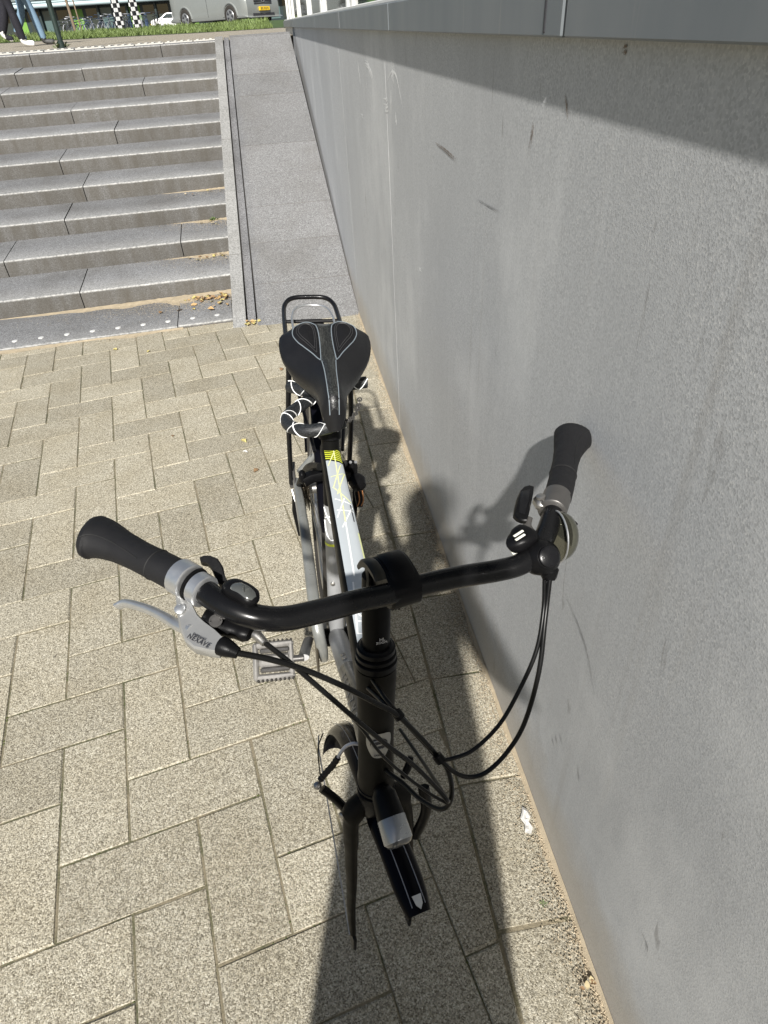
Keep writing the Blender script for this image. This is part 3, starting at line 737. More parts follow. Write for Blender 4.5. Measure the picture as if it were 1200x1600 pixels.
def pedal(c, s_):
    p = P_('pedal', tube([c, c+np.array([s_*.035, 0, 0])], .0075, 10), M_DKSTEEL); cc = c+np.array([s_*.060, 0, 0])
    tl_ = R(28); Yp = np.array([0, math.cos(tl_), math.sin(tl_)]); Zp = np.array([0, -math.sin(tl_), math.cos(tl_)]); Xp = np.array([1., 0, 0])
    bx_ = lambda x, y, z, sz, b_: cbox(cc+Xp*x*s_+Yp*y+Zp*z, sz, b_, Xp, Yp, Zp)
    P_('pedal_body', MB().add(*bx_(0, 0, 0, (.070, .030, .022), .008)).add(*bx_(0, -.034, 0, (.082, .014, .020), .005)).add(*bx_(0, .034, 0, (.082, .014, .020), .005))
       .add(*bx_(.040, 0, 0, (.012, .080, .020), .005)).add(*bx_(-.034, 0, 0, (.012, .074, .018), .004)), M_PEDAL, p)
    for d in (-.041, .041):
        gr = MB()
        for k in range(9): gr.add(*bx_(-.036+.009*k, d, .004, (.0045, .005, .012), .0012))
        P_('tread_teeth', gr, M_TYRE, p)
    for d in (-.020, .020): P_('rubber_pad', bx_(0, d, .009, (.062, .010, .008), .003), M_DKSTEEL, p)
pedal(L(-.084, .883, .335), -1); pedal(L(.084, 1.187, .190), 1)
ks = P_('kickstand', tube(spline([L(.075, 1.36, .27), L(.095, 1.44, .30), L(.105, 1.52, .335)], 5), .008, 10), M_PLAST)
P_('rubber_foot', tube([PX(562, 792, .30), PX(561, 772, .325), PX(560, 752, .345)], [.009, .0135, .011], 12), M_PLAST, ks)

# ---- saddle
_st = [0, .04, .12, .22, .34, .46, .58, .68, .78, .87, .94, .98, 1.]; _sw = [.012, .0215, .0250, .0275, .0365, .0540, .0760, .0895, .0935, .0905, .0800, .0640, .0450]
_sps = spline(list(zip(_st, _sw)), 6); _sa, _sb = [float(q[0]) for q in _sps], [float(q[1]) for q in _sps]
hwf = lambda t_: float(np.interp(t_, _sa, _sb))
def sad(t_, w, lift=0.):
    """t 0 nose .. 1 rear, w -1..1"""
    T = [0, .04, .15, .32, .48, .62, .76, .88, .96, 1.]
    Zc = [.845, .868, .882, .891, .896, .903, .912, .920, .917, .900]
    hw = hwf(t_); zc = np.interp(t_, T, Zc); y = 1.028+.246*t_+(.018*(1-abs(w)**2) if t_ > .9 else 0)*(t_-.9)*10*0
    y += -.010*max(0, t_-.85)/.15*abs(w)**2.2
    aw = abs(w); drop = .031*np.interp(t_, [0, .55, .82, 1], [1, 1, .62, .30])*(aw**2.6)+.010*aw**2*np.interp(t_, [0, .4, .8, 1], [.4, .6, .3, .1])-.010*math.exp(-((aw-.5)/.28)**2)*np.interp(t_, [0, .45, .75, 1], [0, 0, 1, .7])
    return L(.002+w*hw, y, zc-drop+lift)
SEC = [0, .02, .04, .08, .13, .19, .25, .32, .38, .44, .50, .56, .62, .68, .74, .80, .86, .91, .95, .98, 1.]; NW = 24
v = []; f = []
for t_ in SEC:
    for k in range(NW+1): v.append(sad(t_, -1+2*k/NW))
    a, b = sad(t_, 1), sad(t_, -1); k1 = hwf(t_); v += [a+np.array([-.02*k1, 0, -.012*min(1, .4+t_*6)]), a+np.array([-.14*k1, 0, (-.026-.008*t_)*min(1, .4+t_*6)]), b+np.array([.14*k1, 0, (-.026-.008*t_)*min(1, .4+t_*6)]), b+np.array([.02*k1, 0, -.012*min(1, .4+t_*6)])]
m_ = NW+5
for i in range(len(SEC)-1):
    for k in range(m_): k2 = (k+1) % m_; f.append((i*m_+k, i*m_+k2, (i+1)*m_+k2, (i+1)*m_+k))
f.append(tuple(range(m_))); f.append(tuple((len(SEC)-1)*m_+k for k in range(m_)))
saddle = P_('saddle', (v, f), M_SADDLE, None, 70)
inner = lambda t_: float(np.interp(t_, [0, .1, .3, .5, .65, .8, .9, 1.], [.0085, .010, .011, .0145, .0145, .0125, .0120, .0120]))/hwf(t_)
v = []; f = []; TS = [.003+.975*q/40 for q in range(41)]
for t_ in TS:
    for k in range(9): v.append(sad(t_, inner(t_)*(-1+k/4), .0007))
for i in range(40):
    for k in range(8): a = i*9+k; f.append((a, a+1, a+10, a+9))
P_('centre_strip', (v, f), M_CARBON, saddle, 60)
for s_ in (-1, 1):
    P_('piping', tube([sad(t_, s_*inner(t_), .0006) for t_ in TS[:19]], .0011, 6), M_PIPING, saddle)
    # teardrop panel outline, in metres across / share along
    td = [(.0150, .60), (.0130, .72), (.0130, .82), (.0155, .89), (.024, .935), (.037, .945), (.052, .93), (.063, .885), (.064, .83), (.056, .77), (.044, .72), (.030, .665), (.0215, .625), (.0155, .60)]
    td = [(a, .945-(.945-b)*1.42) for a, b in td]; tds = spline(td, 6)
    P_('piping', tube([sad(b, s_*a/hwf(b), .0006) for a, b in tds], .0011, 6), M_PIPING, saddle)
    c = V3((.036, .79)); ringv = []; fo = []; rings_ = 6
    for q in range(rings_+1):
        k = q/rings_
        for a, b in tds[:-1]: p = c*k+V3((a, b))*(1-k); ringv.append(sad(p[1], s_*p[0]/hwf(p[1]), .0005))
    n_ = len(tds)-1
    for q in range(rings_):
        for i in range(n_): j = (i+1) % n_; fo.append((q*n_+i, q*n_+j, (q+1)*n_+j, (q+1)*n_+i))
    P_('seat_panel', (ringv, fo), M_SADPANEL, saddle, 60)
    for k in (.28, .42):
        P_('panel_stitch', tube([sad(p[1], s_*p[0]/hwf(p[1]), .0007) for p in [c*k+V3(q)*(1-k) for q in tds]], .0006, 5), simple('dark_stitch', (.035, .035, .036), .5), saddle)
    P_('saddle_rail', tube(spline([L(.008*s_, 1.075, .846), L(.020*s_, 1.11, .842), L(.025*s_, 1.17, .842), L(.035*s_, 1.22, .862)], 5), .0035, 8), M_STEEL, saddle)
P_('saddle_clamp', cbox(L(0, 1.135, .848), (.06, .04, .022), .005), M_PLAST, saddle)

# ---- rear rack
RZ, RH = .79, .072
lp = [L(-RH, 1.40, RZ), L(-RH, 1.66, RZ), L(-RH+.006, 1.735, RZ+.006), L(-RH+.028, 1.765, RZ+.012), L(0, 1.77, RZ+.013), L(RH-.028, 1.765, RZ+.012), L(RH-.006, 1.735, RZ+.006), L(RH, 1.66, RZ), L(RH, 1.40, RZ)]
rack = P_('rear_rack', tube(spline(lp, 8), .0062, 10), M_BLACKTUBE)
P_('rack_crossbar', tube([L(-RH, 1.62, RZ), L(RH, 1.62, RZ)], .005, 8), M_BLACKTUBE, rack)
P_('rack_crossbar', tube([L(-RH, 1.42, RZ), L(RH, 1.42, RZ)], .005, 8), M_BLACKTUBE, rack)
P_('rack_plate', cbox(L(0, 1.52, RZ-.004), (.06, .24, .006), .002), M_PLAST, rack)
P_('spring_clip', tube(spline([L(-.05, 1.46, RZ+.012), L(-.052, 1.60, RZ+.02), L(-.03, 1.665, RZ+.024), L(.03, 1.665, RZ+.024), L(.052, 1.60, RZ+.02), L(.05, 1.46, RZ+.012)], 6), .003, 8), M_SILVER, rack)
for s_ in (-1, 1):
    P_('rack_stay', tube(spline([L(RH*s_, 1.40, RZ), L(RH*s_, 1.385, RZ-.03), L((RH+.008)*s_, 1.42, .60), L(.082*s_, 1.485, .37)], 6), .0068, 10), M_BLACKTUBE, rack)
    P_('rack_arm', tube([L(RH*s_, 1.42, RZ-.002), L(.03*s_, 1.16, .675)], .004, 8), M_BLACKTUBE, rack)
P_('rear_light', cbox(L(0, 1.77, RZ-.11), (.09, .02, .04), .006), simple('rear_light_red', (.3, .01, .01), .2), rack)
# frame lock round the rear wheel, rear brake
fl = P_('frame_lock', tube(spline([L(-.058, 1.160, .600), L(-.040, 1.165, .606), L(-.02, 1.168, .608), L(0, 1.17, .609), L(.022, 1.168, .606), L(.045, 1.165, .598)], 6), .013, 10, True, None, .7), M_PLAST)
P_('lock_lever', MB().add(*cbox(L(-.060, 1.160, .612), (.014, .020, .030), .005)), M_PLAST, fl)
br = P_('rear_brake', MB().add(*cbox(L(.050, 1.19, .600), (.034, .03, .05), .008)).add(*revolve([(0, .014), (.012, .020), (.03, .016), (.036, .006)], L(.060, 1.165, .600), (.2, -1, -.35), 16)), M_PLAST)
for d in (0, .009): P_('brake_wire', tube(spline([L(.064+d, 1.145, .575), L(.066+d, 1.135, .555), L(.062+d, 1.14, .535)], 4), .0013, 6), M_ORANGE, br)
for d in (0, .012): P_('brake_bolt', revolve([(0, .0035), (.004, .0035)], L(.05+d, 1.180, .628), (0, -.6, 1), 8), M_SILVER, br)

# ---- fork, front mudguard, lamp (turned with the bars)
FT = (.381, .20)
fork = P_('fork', tube([LS(0, axis(z), z) for z in (.535, .545, .560, .566)], [.026, .029, .0275, .025], 28), M_BLACKTUBE)
for s_ in (-1, 1):
    P_('fork_blade', tube(spline([LS(.010*s_, axis(.555), .553), LS(.037*s_+.001, axis(.53)-.002, .535), LS(.0435*s_+.005, axis(.48)-.001, .475), LS(.0465*s_+.009, axis(.40)+.001, .38), LS(.049*s_+.013, .412, .29), LS(.050*s_+.016, FT[0]+.020, .226)], 7),
       [(.016, .016)]*8+[(.0150, .0105)]*7+[(.014-.0075*i/20, .0092-.004*i/20) for i in range(21)], 16, True, tuple(np.array(SM.to_3x3() @ Vector((0, -1, .2))))), M_HEAD, fork)
    P_('dropout', cbox(LS(.050*s_+.017, FT[0]+.016, .206), (.006, .020, .045), .003, X=tuple(SM.to_3x3() @ Vector((1, 0, 0))), Y=tuple(SM.to_3x3() @ Vector((0, 1, 0)))), M_PLAST, fork)
ff = fender('front_mudguard', FT, .352, R(-86), R(14.5), .0215, lambda u, y, z: LS(u+max(0., y-.42)*.13, y, z), M_GLOSS, 34)
for s_ in (-.42, .42):
    P_('mudguard_line', tube([LS(.0215*s_+max(0., -.3535*math.sin(a)-.04)*.13, FT[0]-.3535*math.sin(a), FT[1]+.3505*math.cos(a)) for a in [R(-60)+R(73)*i/24 for i in range(25)]], .0007, 5), simple('pinstripe', (.22, .23, .26), .3), ff)
P_('mudguard_badge', prism([LS(-.0062, FT[0]-.355*math.sin(R(11.3)), FT[1]+.355*math.cos(R(11.3))), LS(.0062, FT[0]-.355*math.sin(R(11.3)), FT[1]+.355*math.cos(R(11.3))), LS(.0045, FT[0]-.355*math.sin(R(13.0)), FT[1]+.355*math.cos(R(13.0))), LS(0, FT[0]-.355*math.sin(R(13.9)), FT[1]+.355*math.cos(R(13.9))), LS(-.0045, FT[0]-.355*math.sin(R(13.0)), FT[1]+.355*math.cos(R(13.0)))], (0, -.0003, .0012)), M_SILVER, ff)
for s_ in (-1, 1):
    P_('mudguard_stay', tube([LS(.030*s_+.03, FT[0]-.345*math.sin(R(-66)), FT[1]+.345*math.cos(R(-66))), LS(.034*s_+.028, FT[0]-.325*math.sin(R(-66)), FT[1]+.325*math.cos(R(-66))), LS(.056*s_+.016, FT[0]+.018, FT[1]+.03)], .0014, 6), M_STEEL, ff)
fw = SM.to_3x3() @ Vector((0, -1, -.38)); lc = PX(606, 1262, .590); fwn = np.array(fw.normalized())
lamp = P_('headlamp', revolve([(-.030, .004), (-.026, .011), (-.016, .0165), (.004, .0180), (.012, .0184)], lc, fw, 28), M_PLAST)
P_('lamp_band', revolve([(.0122, .0184), (.0130, .0190), (.040, .0194), (.0415, .0188)], lc, fw, 32), M_LENS, lamp)
P_('lamp_glass', revolve([(.0416, .0184), (.046, .0155), (.048, .009), (.0485, .001)], lc, fw, 28), simple('lamp_glass', (.10, .10, .10), .06, 0, .1, 30, coat=.6), lamp)
P_('lamp_bracket', tube([lc-fwn*.02+np.array([0, 0, .0]), LS(0, axis(.57)-.028, .562)], .006, 10), M_PLAST, lamp)
# cantilever brake and its noodle
bk = P_('front_brake', tube(spline([PX(538, 1262, .500), PX(526, 1250, .512), PX(514, 1240, .522), PX(503, 1232, .530)], 5), [(.0085, .006)]*16, 10), M_PLAST)
P_('brake_arm', tube(spline([LS(.062, axis(.47)-.01, .44), LS(.075, axis(.5)-.012, .50), LS(.070, axis(.55)-.010, .548)], 5), [(.0085, .006)]*11, 10), M_PLAST, bk)
P_('noodle', tube(spline([PX(562, 1163, .590), PX(552, 1162, .592), PX(541, 1166, .588), PX(533, 1175, .580), PX(528, 1184, .572)], 5), .0026, 8), simple('noodle_white', (.78, .76, .76), .3, .4), bk)
P_('noodle_boot', tube(spline([PX(528, 1184, .572), PX(519, 1197, .560), PX(508, 1209, .548), PX(500, 1219, .540)], 5), [.0042 if i % 2 else .0052 for i in range(16)], 10), M_TYRE, bk)
P_('brake_pivot', revolve([(0, .004), (.003, .0055), (.010, .0055), (.012, .003)], PX(498, 1226, .530), (-.3, -.6, .8), 14), M_STEEL, bk)
for q in ((530, 1258, .50), (536, 1272, .49)): P_('brake_bolt', revolve([(0, .0045), (.005, .0045), (.006, .003)], PX(*q), (-.7, -.5, .3), 8), M_STEEL, bk)
P_('cable_adjuster', tube([PX(630, 1213, .60), PX(637, 1200, .615), PX(642, 1182, .625)], [.0045, .0055, .004], 10), M_PLAST, bk)

# ---- head badge
t_ax = np.array([0, .186, .983]); zb0 = .678; bc = L(0, axis(zb0), zb0)
def bp(a, b, r_=.0245): return bc+t_ax*b+np.array([math.sin(a/r_)*r_, -math.cos(a/r_)*r_, 0])+np.array([0, .0, 0])
def bpoly(pts, r_, mat, name, par):
    n = len(pts); c = sum(V3(p) for p in pts)/n; rings_ = 5; v = []; f = []
    for q in range(rings_+1):
        k = q/rings_
        for p in pts: w = V3(p)*(1-k)+c*k; v.append(bp(w[0], w[1], r_))
    for q in range(rings_):
        for i in range(n): j = (i+1) % n; f.append((q*n+i, q*n+j, (q+1)*n+j, (q+1)*n+i))
    return P_(name, (v, f), mat, par, 60)
sh = spline([(-.017, .012), (-.012, .0185), (0, .020), (.012, .0185), (.017, .012), (.0165, -.002), (.011, -.016), (.006, -.0215), (-.006, -.0215), (-.011, -.016), (-.0165, -.002), (-.017, .012)], 4)[:-1]
badge = bpoly(sh, .0262, simple('badge_pewter', (.36, .355, .34), .42, .55), 'head_badge', head)
ell = [(.0118*math.cos(a), .003+.0095*math.sin(a)) for a in [2*math.pi*k/28 for k in range(28)]]
bpoly(ell, .0268, M_INK, 'badge_oval', head)
BD = simple('badge_pewter', (.3, .3, .29), .4, .6)
def bline(pts, w=.0009): return tube([bp(a, b, .0272) for a, b in spline(pts, 5)], w, 6)
P_('badge_arc', bline([(.003, .0095), (-.004, .0088), (-.009, .0045), (-.0095, 0), (-.007, -.0035), (-.002, -.005), (.004, -.0045)], .0008), BD, head)
leap = [(-.0075, -.0022), (-.004, .0012), (-.001, .0032), (.003, .0034), (.0055, .005), (.0058, .0072), (.0075, .0068), (.0082, .0055), (.0068, .0042), (.0095, .0022), (.0085, .0006), (.006, .0020), (.002, .0008), (-.002, .0004), (-.0045, -.001)]
P_('badge_deer', MB().add([bp(a, b, .0273) for a, b in leap], [tuple(range(len(leap)))]), BD, head)
bm_ = frame_m(bp(0, -.0165, .0267), (1, 0, 0), t_ax); text_mesh('badge_lettering', 'GAZELLE', .0035, bm_, M_INK, head)

# ---- stem
stem = P_('stem', tube([L(0, axis(z), z) for z in (.795, .815, .84, .88, .910)], [.0155, .0165, .0172, .0172, .0165], 28), M_FRAME)
P_('stem_collar', revolve([(0, .019), (.004, .0212), (.012, .0212), (.014, .019)], L(0, axis(.800), .800), ax_d, 28), M_PLAST, stem)
P_('stem_hinge', tube([PX(578, 908, .905), PX(622, 897, .903)], .0190, 26), M_PLAST, stem)
P_('hinge_washer', revolve([(0, .0165), (.003, .0165), (.0045, .013)], PX(578, 908, .905), (-1, .05, .05), 24), M_FRAME, stem)
cc = PX(629, 922, .927); Xb = PX(660, 912, .925)-PX(598, 930, .930); Xb /= np.linalg.norm(Xb); Yb = np.array([0, 1., .10]); Yb -= Xb*(Xb@Yb); Yb /= np.linalg.norm(Yb); Zb = np.cross(Xb, Yb)
# clamp: hood that wraps over the bar back to the hinge
def hood(w0, w1, prof_, name, mat):
    prof_ = [(a*.86, b_*.86+.001) for a, b_ in prof_]
    v = []; f = []; n = len(prof_)
    for w in (w0, w0+.0025, w1-.0025, w1):
        k = .93 if w in (w0, w1) else 1
        c = V3((.02, .0))
        for (a, b) in prof_: q = c+(V3((a, b))-c)*k; v.append(cc+Xb*w+Yb*q[0]+Zb*q[1])
    for r_ in range(3):
        for i in range(n): j = (i+1) % n; f.append((r_*n+i, r_*n+j, (r_+1)*n+j, (r_+1)*n+i))
    f.append(tuple(range(n))); f.append(tuple(3*n+i for i in range(n)))
    return P_(name, (v, f), mat, stem, 40)
pr = spline([(-.0175, -.004), (-.0145, .011), (-.003, .0175), (.016, .020), (.036, .019), (.052, .012), (.060, -.002), (.056, -.020), (.040, -.030), (.012, -.030), (-.008, -.022), (-.0160, -.013), (-.0175, -.004)], 4)[:-1]
hood(-.0175, .0185, pr, 'stem_clamp', M_PLAST)
lv = spline([(-.001, .0182), (.015, .0240), (.034, .0235), (.050, .0165), (.058, .004), (.055, .001), (.045, .012), (.032, .0185), (.015, .0195), (-.001, .0182)], 4)[:-1]
hood(-.013, .0150, lv, 'clamp_lever', M_PLAST)
lv2 = spline([(.008, .0190), (.020, .0235), (.040, .0205), (.056, .009), (.064, -.008), (.058, -.010), (.048, .005), (.034, .0155), (.018, .0185), (.008, .0190)], 4)[:-1]
hood(-.030, -.0165, lv2, 'clamp_shell', simple('olive_plastic', (.022, .021, .016), .35, spec=.25))
M_TINY = simple('tiny_print', (.5, .5, .5), .5)
sm_ = L(.0015, axis(.833)-.0178, .833); text_mesh('stem_lettering', 'HL', .006, frame_m(sm_+np.array([.003, 0, .0035]), (1, .12, 0), t_ax), M_TINY, stem); text_mesh('stem_lettering', 'ZOOM', .0045, frame_m(sm_+np.array([.0025, 0, -.002]), (1, .12, 0), t_ax), M_TINY, stem)

# ---- handlebar
bar_px = [(285, 902, .981), (312, 919, .979), (350, 945, .975), (392, 962, .969), (440, 967, .960), (500, 955, .948), (560, 939, .938), (605, 929, .932), (650, 916, .928), (720, 901, .923), (780, 891, .921), (815, 881, .922), (838, 862, .925), (854, 832, .928), (866, 795, .930), (874, 770, .931)]
bar_p = [PX(*q) for q in bar_px]; bsp = spline(bar_p, 8)
hb = P_('handlebar', tube(bsp, .0122, 20), M_BAR)
def grip(P, name, flip):
    G = spline(P, 10); n = len(G)-1
    prof_ = [(.0, .0168), (.05, .0172), (.30, .0166), (.45, .0160), (.60, .0170), (.78, .0200), (.90, .0222), (.97, .0205), (1., .0150)]
    back = [(.0, .0168), (.30, .0168), (.45, .0166), (.60, .0185), (.78, .0240), (.90, .0275), (.97, .0255), (1., .018)]
    rr = []
    for i in range(n+1):
        t_ = i/n; a = float(np.interp(t_, *zip(*prof_))); b = float(np.interp(t_, *zip(*back))); rr.append((a*.92, b))
    g_ = P_(name, tube(G, rr, 24, True, (0, 0, 1)), M_RUBBER, None, 70)
    _, Fr = frames(G, (0, 0, 1))
    def gpt(i, a): c, s_ = math.cos(a), math.sin(a); return G[i]+Fr[i][1]*rr[i][0]*c*1.0+Fr[i][2]*rr[i][1]*s_
    sm2 = simple('grip_seam', (.006, .006, .006), .7)
    k = int(n*.30); P_('grip_seam', tube([gpt(k, 2*math.pi*q/24) for q in range(25)], .0008, 5), sm2, g_)
    P_('grip_seam', tube([gpt(int(n*(.38+.56*q/14)), flip*(.75-.25*math.sin(math.pi*q/14))) for q in range(15)], .0007, 5), sm2, g_)
    return g_
grip([PX(290, 906, .981), PX(262, 891, .982), PX(228, 874, .983), PX(190, 855, .984), PX(160, 842, .985), PX(137, 838, .986)], 'grip', -1)
grip([PX(871, 778, .931), PX(877, 755, .931), PX(882, 730, .931), PX(887, 708, .9305), PX(893, 690, .930), PX(899, 678, .930)], 'grip', 1)

# ---- right-hand controls of the rider (image left)
def bar_ring(p0, p1, r_, name, mat, par, wd=None):
    d = p1-p0; l_ = np.linalg.norm(d); return P_(name, revolve([(0, r_-.002), (.0015, r_), (l_-.0015, r_), (l_, r_-.002)], p0, d, 28), mat, par)
lev = bar_ring(PX(279, 899, .981), PX(299, 911, .980), .0185, 'brake_lever', M_SILVER, None)
body = [(273, 925), (275, 950), (279, 978), (288, 1000), (303, 1012), (325, 1017), (341, 1019), (353, 1000), (338, 985), (322, 972), (308, 958), (299, 942), (296, 925), (285, 915)]
zf = lambda x, y: .972-.010*(y-920)/100
P_('lever_bracket', prism([PX(x, y, zf(x, y)) for x, y in body], np.array([0, .006, -.017]), .0022), simple('bracket_grey_alloy', (.40, .40, .39), .36, .55, .08, 60), lev)
bl_px = [((300, 985), 13), ((280, 978), 14), ((258, 965), 12), ((236, 954), 11), ((212, 946), 10), ((195, 943), 9), ((183, 948), 6)]
BP = spline([PX(x, y, .962-.004*i) for i, ((x, y), _) in enumerate(bl_px)], 5); BW = spline([(w_/2/1330,) for _, w_ in bl_px], 5)
P_('lever_blade', tube(BP, [(.0055, max(.002, float(w_[0]))) for w_ in BW], 14, True, (0, -.2, 1), .75), M_SILVER, lev)
P_('lever_rivet', revolve([(0, .0052), (.0015, .0050), (.0024, .003)], PX(281, 952, .9705), (0, -.35, 1), 16), M_SILVER, lev)
def face_text(name, s, size, a, b, z, mat, par, lift=.0012):
    A, B = PX(*a, z), PX(*b, z); X = B-A; up = np.array(BMI.to_3x3() @ Vector((0, -.30, 1))); Y = np.cross(up, X); return text_mesh(name, s, size, frame_m((A+B)/2+up*lift, X, Y), mat, par, space=1.15)
face_text('lever_lettering', 'NEXAVE', .0064, (296, 995), (325, 1010), .9640, M_INK, lev)
face_text('lever_lettering', 'SHIMANO', .0032, (302, 991), (321, 1001), .9645, M_INK, lev)
P_('ferrule', tube([PX(346, 1009, .960), PX(353, 1012, .960), PX(362, 1016, .958), PX(372, 1021, .956)], [.0092, .0088, .0072, .0052], 16), M_PLAST, lev)
shf = bar_ring(PX(307, 916, .979), PX(322, 926, .978), .0165, 'gear_shifter', M_SILVER, None)
bar_ring(PX(300, 911, .980), PX(306, 915, .979), .0175, 'shifter_gap', M_PLAST, shf)
P_('shifter_body', tube(spline([PX(318, 966, .958), PX(340, 972, .955), PX(366, 980, .952), PX(392, 990, .950)], 4), [(.007, .0105), (.009, .0125), (.0095, .0125), (.0095, .0125)]+[(.009, .0120)]*5+[(.008, .0105)]*3+[(.006, .008)], 14, True, (0, 0, 1), .8), M_PLAST, shf)
P_('shifter_bolt', revolve([(0, .0062), (.0022, .0062), (.0024, .0040), (.0012, .0036), (.0012, .0005)], PX(337, 971, .9665), (.1, -.45, 1), 18), M_DKSTEEL, shf)
P_('shifter_window', tube(spline([PX(352, 916, .985), PX(364, 919, .987), PX(380, 926, .986), PX(393, 936, .983), PX(401, 943, .979)], 4), [(.004, .004), (.006, .0065), (.007, .008), (.008, .0092), (.0085, .0100)]+[(.0085, .0104)]*7+[(.0082, .010), (.0075, .009), (.0065, .0075), (.005, .006), (.003, .004)], 16, True, (0, 0, 1), .85), M_PLAST, shf)
P_('window_glass', tube(spline([PX(362, 914, .9935), PX(379, 920, .9945), PX(397, 935, .9895)], 4), [(.0012, .003), (.002, .005)]+[(.002, .0062)]*5+[(.002, .0055), (.0012, .003)], 12, True, (0, 0, 1)), simple('smoked_window', (.10, .105, .10), .12, .3, .1, 40, coat=.5), shf)
P_('indicator_mark', cbox((PX(378, 918, .9985)+PX(381, 923, .9985))/2, (.0022, .0085, .0016), .0004, X=PX(384, 918, .99)-PX(374, 915, .99)), M_FAINT, shf)
tl = [(311, 870), (318, 867), (328, 867), (340, 872), (348, 884), (351, 898), (356, 908), (351, 916), (343, 914), (336, 902), (329, 886), (322, 878), (313, 877)]
P_('thumb_lever', prism([PX(x, y, .985-.02*(y-868)/50) for x, y in tl], np.array([0, .004, -.009]), .0016), M_PLAST, shf)
P_('cable_barrel', tube([PX(396, 990, .950), PX(402, 993, .949), PX(408, 999, .947), PX(414, 1005, .946)], [.0042, .0052, .0044, .0038], 12), M_STEEL, shf)

# ---- left-hand controls of the rider (image right)
rs = bar_ring(PX(862, 800, .931), PX(871, 774, .931), .0172, 'shifter_clamp', M_DKSTEEL, None)
P_('clamp_bolt', MB().add(*cbox(PX(846, 786, .934), (.018, .020, .014), .004)).add(*revolve([(0, .0055), (.003, .0055), (.0045, .003)], PX(845, 778, .942), (-.2, .1, 1), 14)), M_STEEL, rs)
dome = P_('shifter_dome', revolve([(-.016, .015), (-.010, .0195), (.002, .0205), (.010, .0180), (.0155, .0130)], PX(846, 871, .923), (.10, -.72, .70), 32), M_PLAST, rs)
P_('dome_button', revolve([(.0150, .0120), (.0185, .0118), (.0200, .0095), (.0192, .0040), (.0195, .0005)], PX(846, 871, .923), (.10, -.72, .70), 28), M_BLACKTUBE, rs)
P_('gear_window', tube(spline([PX(800, 850, .932), PX(808, 845, .938), PX(818, 839, .941), PX(828, 832, .938)], 4), [(.006, .009), (.009, .0130)]+[(.0105, .0150)]*9+[(.008, .012), (.005, .007)], 16, True, (0, 0, 1), .75), M_PLAST, rs)
for d in (0, 9): P_('indicator_mark', tube([PX(803+d*.3, 838+d*.65, .9535), PX(817+d*.3, 829+d*.65, .9545)], [(.0006, .0016)]*2, 8, True, (0, 0, 1)), simple('cream_mark', (.80, .80, .70), .5), rs)
P_('window_rim', tube(spline([PX(799, 858, .930), PX(806, 866, .926), PX(818, 856, .934), PX(828, 846, .938)], 5), .0022, 8), simple('cream_mark', (.80, .80, .70), .5), rs)
pd = [(820, 759), (828, 757), (835, 759), (834, 770), (831, 785), (827, 803), (824, 813), (817, 813), (810, 810), (804, 804), (806, 790), (809, 777), (814, 765)]
P_('thumb_lever', prism([PX(x, y, .945) for x, y in pd], np.array([0, .004, -.009]), .0018), M_PLAST, rs)
pi_ = [(814, 768), (828, 764), (826, 783), (820, 803), (811, 800), (812, 785)]
P_('lever_recess', prism([PX(x, y, .9456) for x, y in pi_], np.array([0, .001, -.002]), .0004), M_BLACKTUBE, rs)
P_('lever_arm', tube(spline([PX(826, 808, .934), PX(824, 822, .930), PX(836, 838, .925)], 4), [(.002, .005)]*9, 8), M_DKSTEEL, rs)
P_('cable_housing_block', cbox(PX(858, 893, .908), (.017, .018, .020), .004), M_PLAST, rs)
bell = P_('bell', tube([PX(868, 838, .916)+d*np.array([.94, .18, -.22]) for d in (0, .004, .010, .016, .019, .0205)], [(.0300, .0290), (.0305, .0295), (.0285, .0275), (.021, .020), (.012, .011), (.002, .002)], 28, True, (0, 0, 1)), M_BELL)
P_('bell_rim', tube([PX(868, 838, .916)+np.array([.94, .18, -.22])*.002+np.array([-.0, math.cos(a)*.0305, math.sin(a)*.0300]) for a in [2*math.pi*k/28 for k in range(29)]], .0011, 6), M_SILVER, bell)
P_('bell_hammer', tube([PX(893, 822, .925), PX(899, 816, .928)], .004, 8), M_PLAST, bell)

# ---- cables
def cable(pts, r_=.0025, name='cable'): return P_(name, tube(spline([PX(*q) for q in pts], 7), r_, 8), M_CABLE, None, 60)
cable([(370, 1020, .956), (425, 1031, .935), (480, 1048, .905), (540, 1074, .865), (590, 1100, .828), (619, 1116, .805), (657, 1152, .765), (684, 1182, .735), (699, 1202, .715), (706, 1232, .690), (702, 1256, .668), (686, 1264, .655), (657, 1249, .640), (629, 1223, .630), (605, 1205, .625), (585, 1180, .620), (572, 1170, .600)], .0030, 'brake_cable')
cable([(412, 1003, .946), (455, 1037, .918), (505, 1080, .880), (556, 1124, .840), (603, 1163, .795), (648, 1197, .750), (683, 1232, .710), (700, 1252, .690), (690, 1235, .655), (660, 1190, .60), (625, 1140, .565)], .0027)
cable([(505, 1082, .872), (545, 1116, .838), (568, 1142, .812), (596, 1179, .775), (632, 1211, .735), (670, 1239, .700), (698, 1255, .680)], .0019)
cable([(851, 903, .902), (849, 955, .880), (838, 1017, .845), (812, 1077, .805), (781, 1131, .768), (743, 1169, .742), (714, 1183, .735), (686, 1185, .735), (657, 1153, .755), (628, 1120, .775), (605, 1095, .790), (580, 1060, .78)], .0025)
cable([(859, 906, .902), (852, 965, .875), (842, 1050, .825), (819, 1131, .765), (790, 1178, .730), (759, 1207, .710), (733, 1214, .705), (711, 1207, .712), (692, 1191, .728), (660, 1158, .752), (630, 1126, .772), (604, 1102, .785), (575, 1075, .77)], .0028)
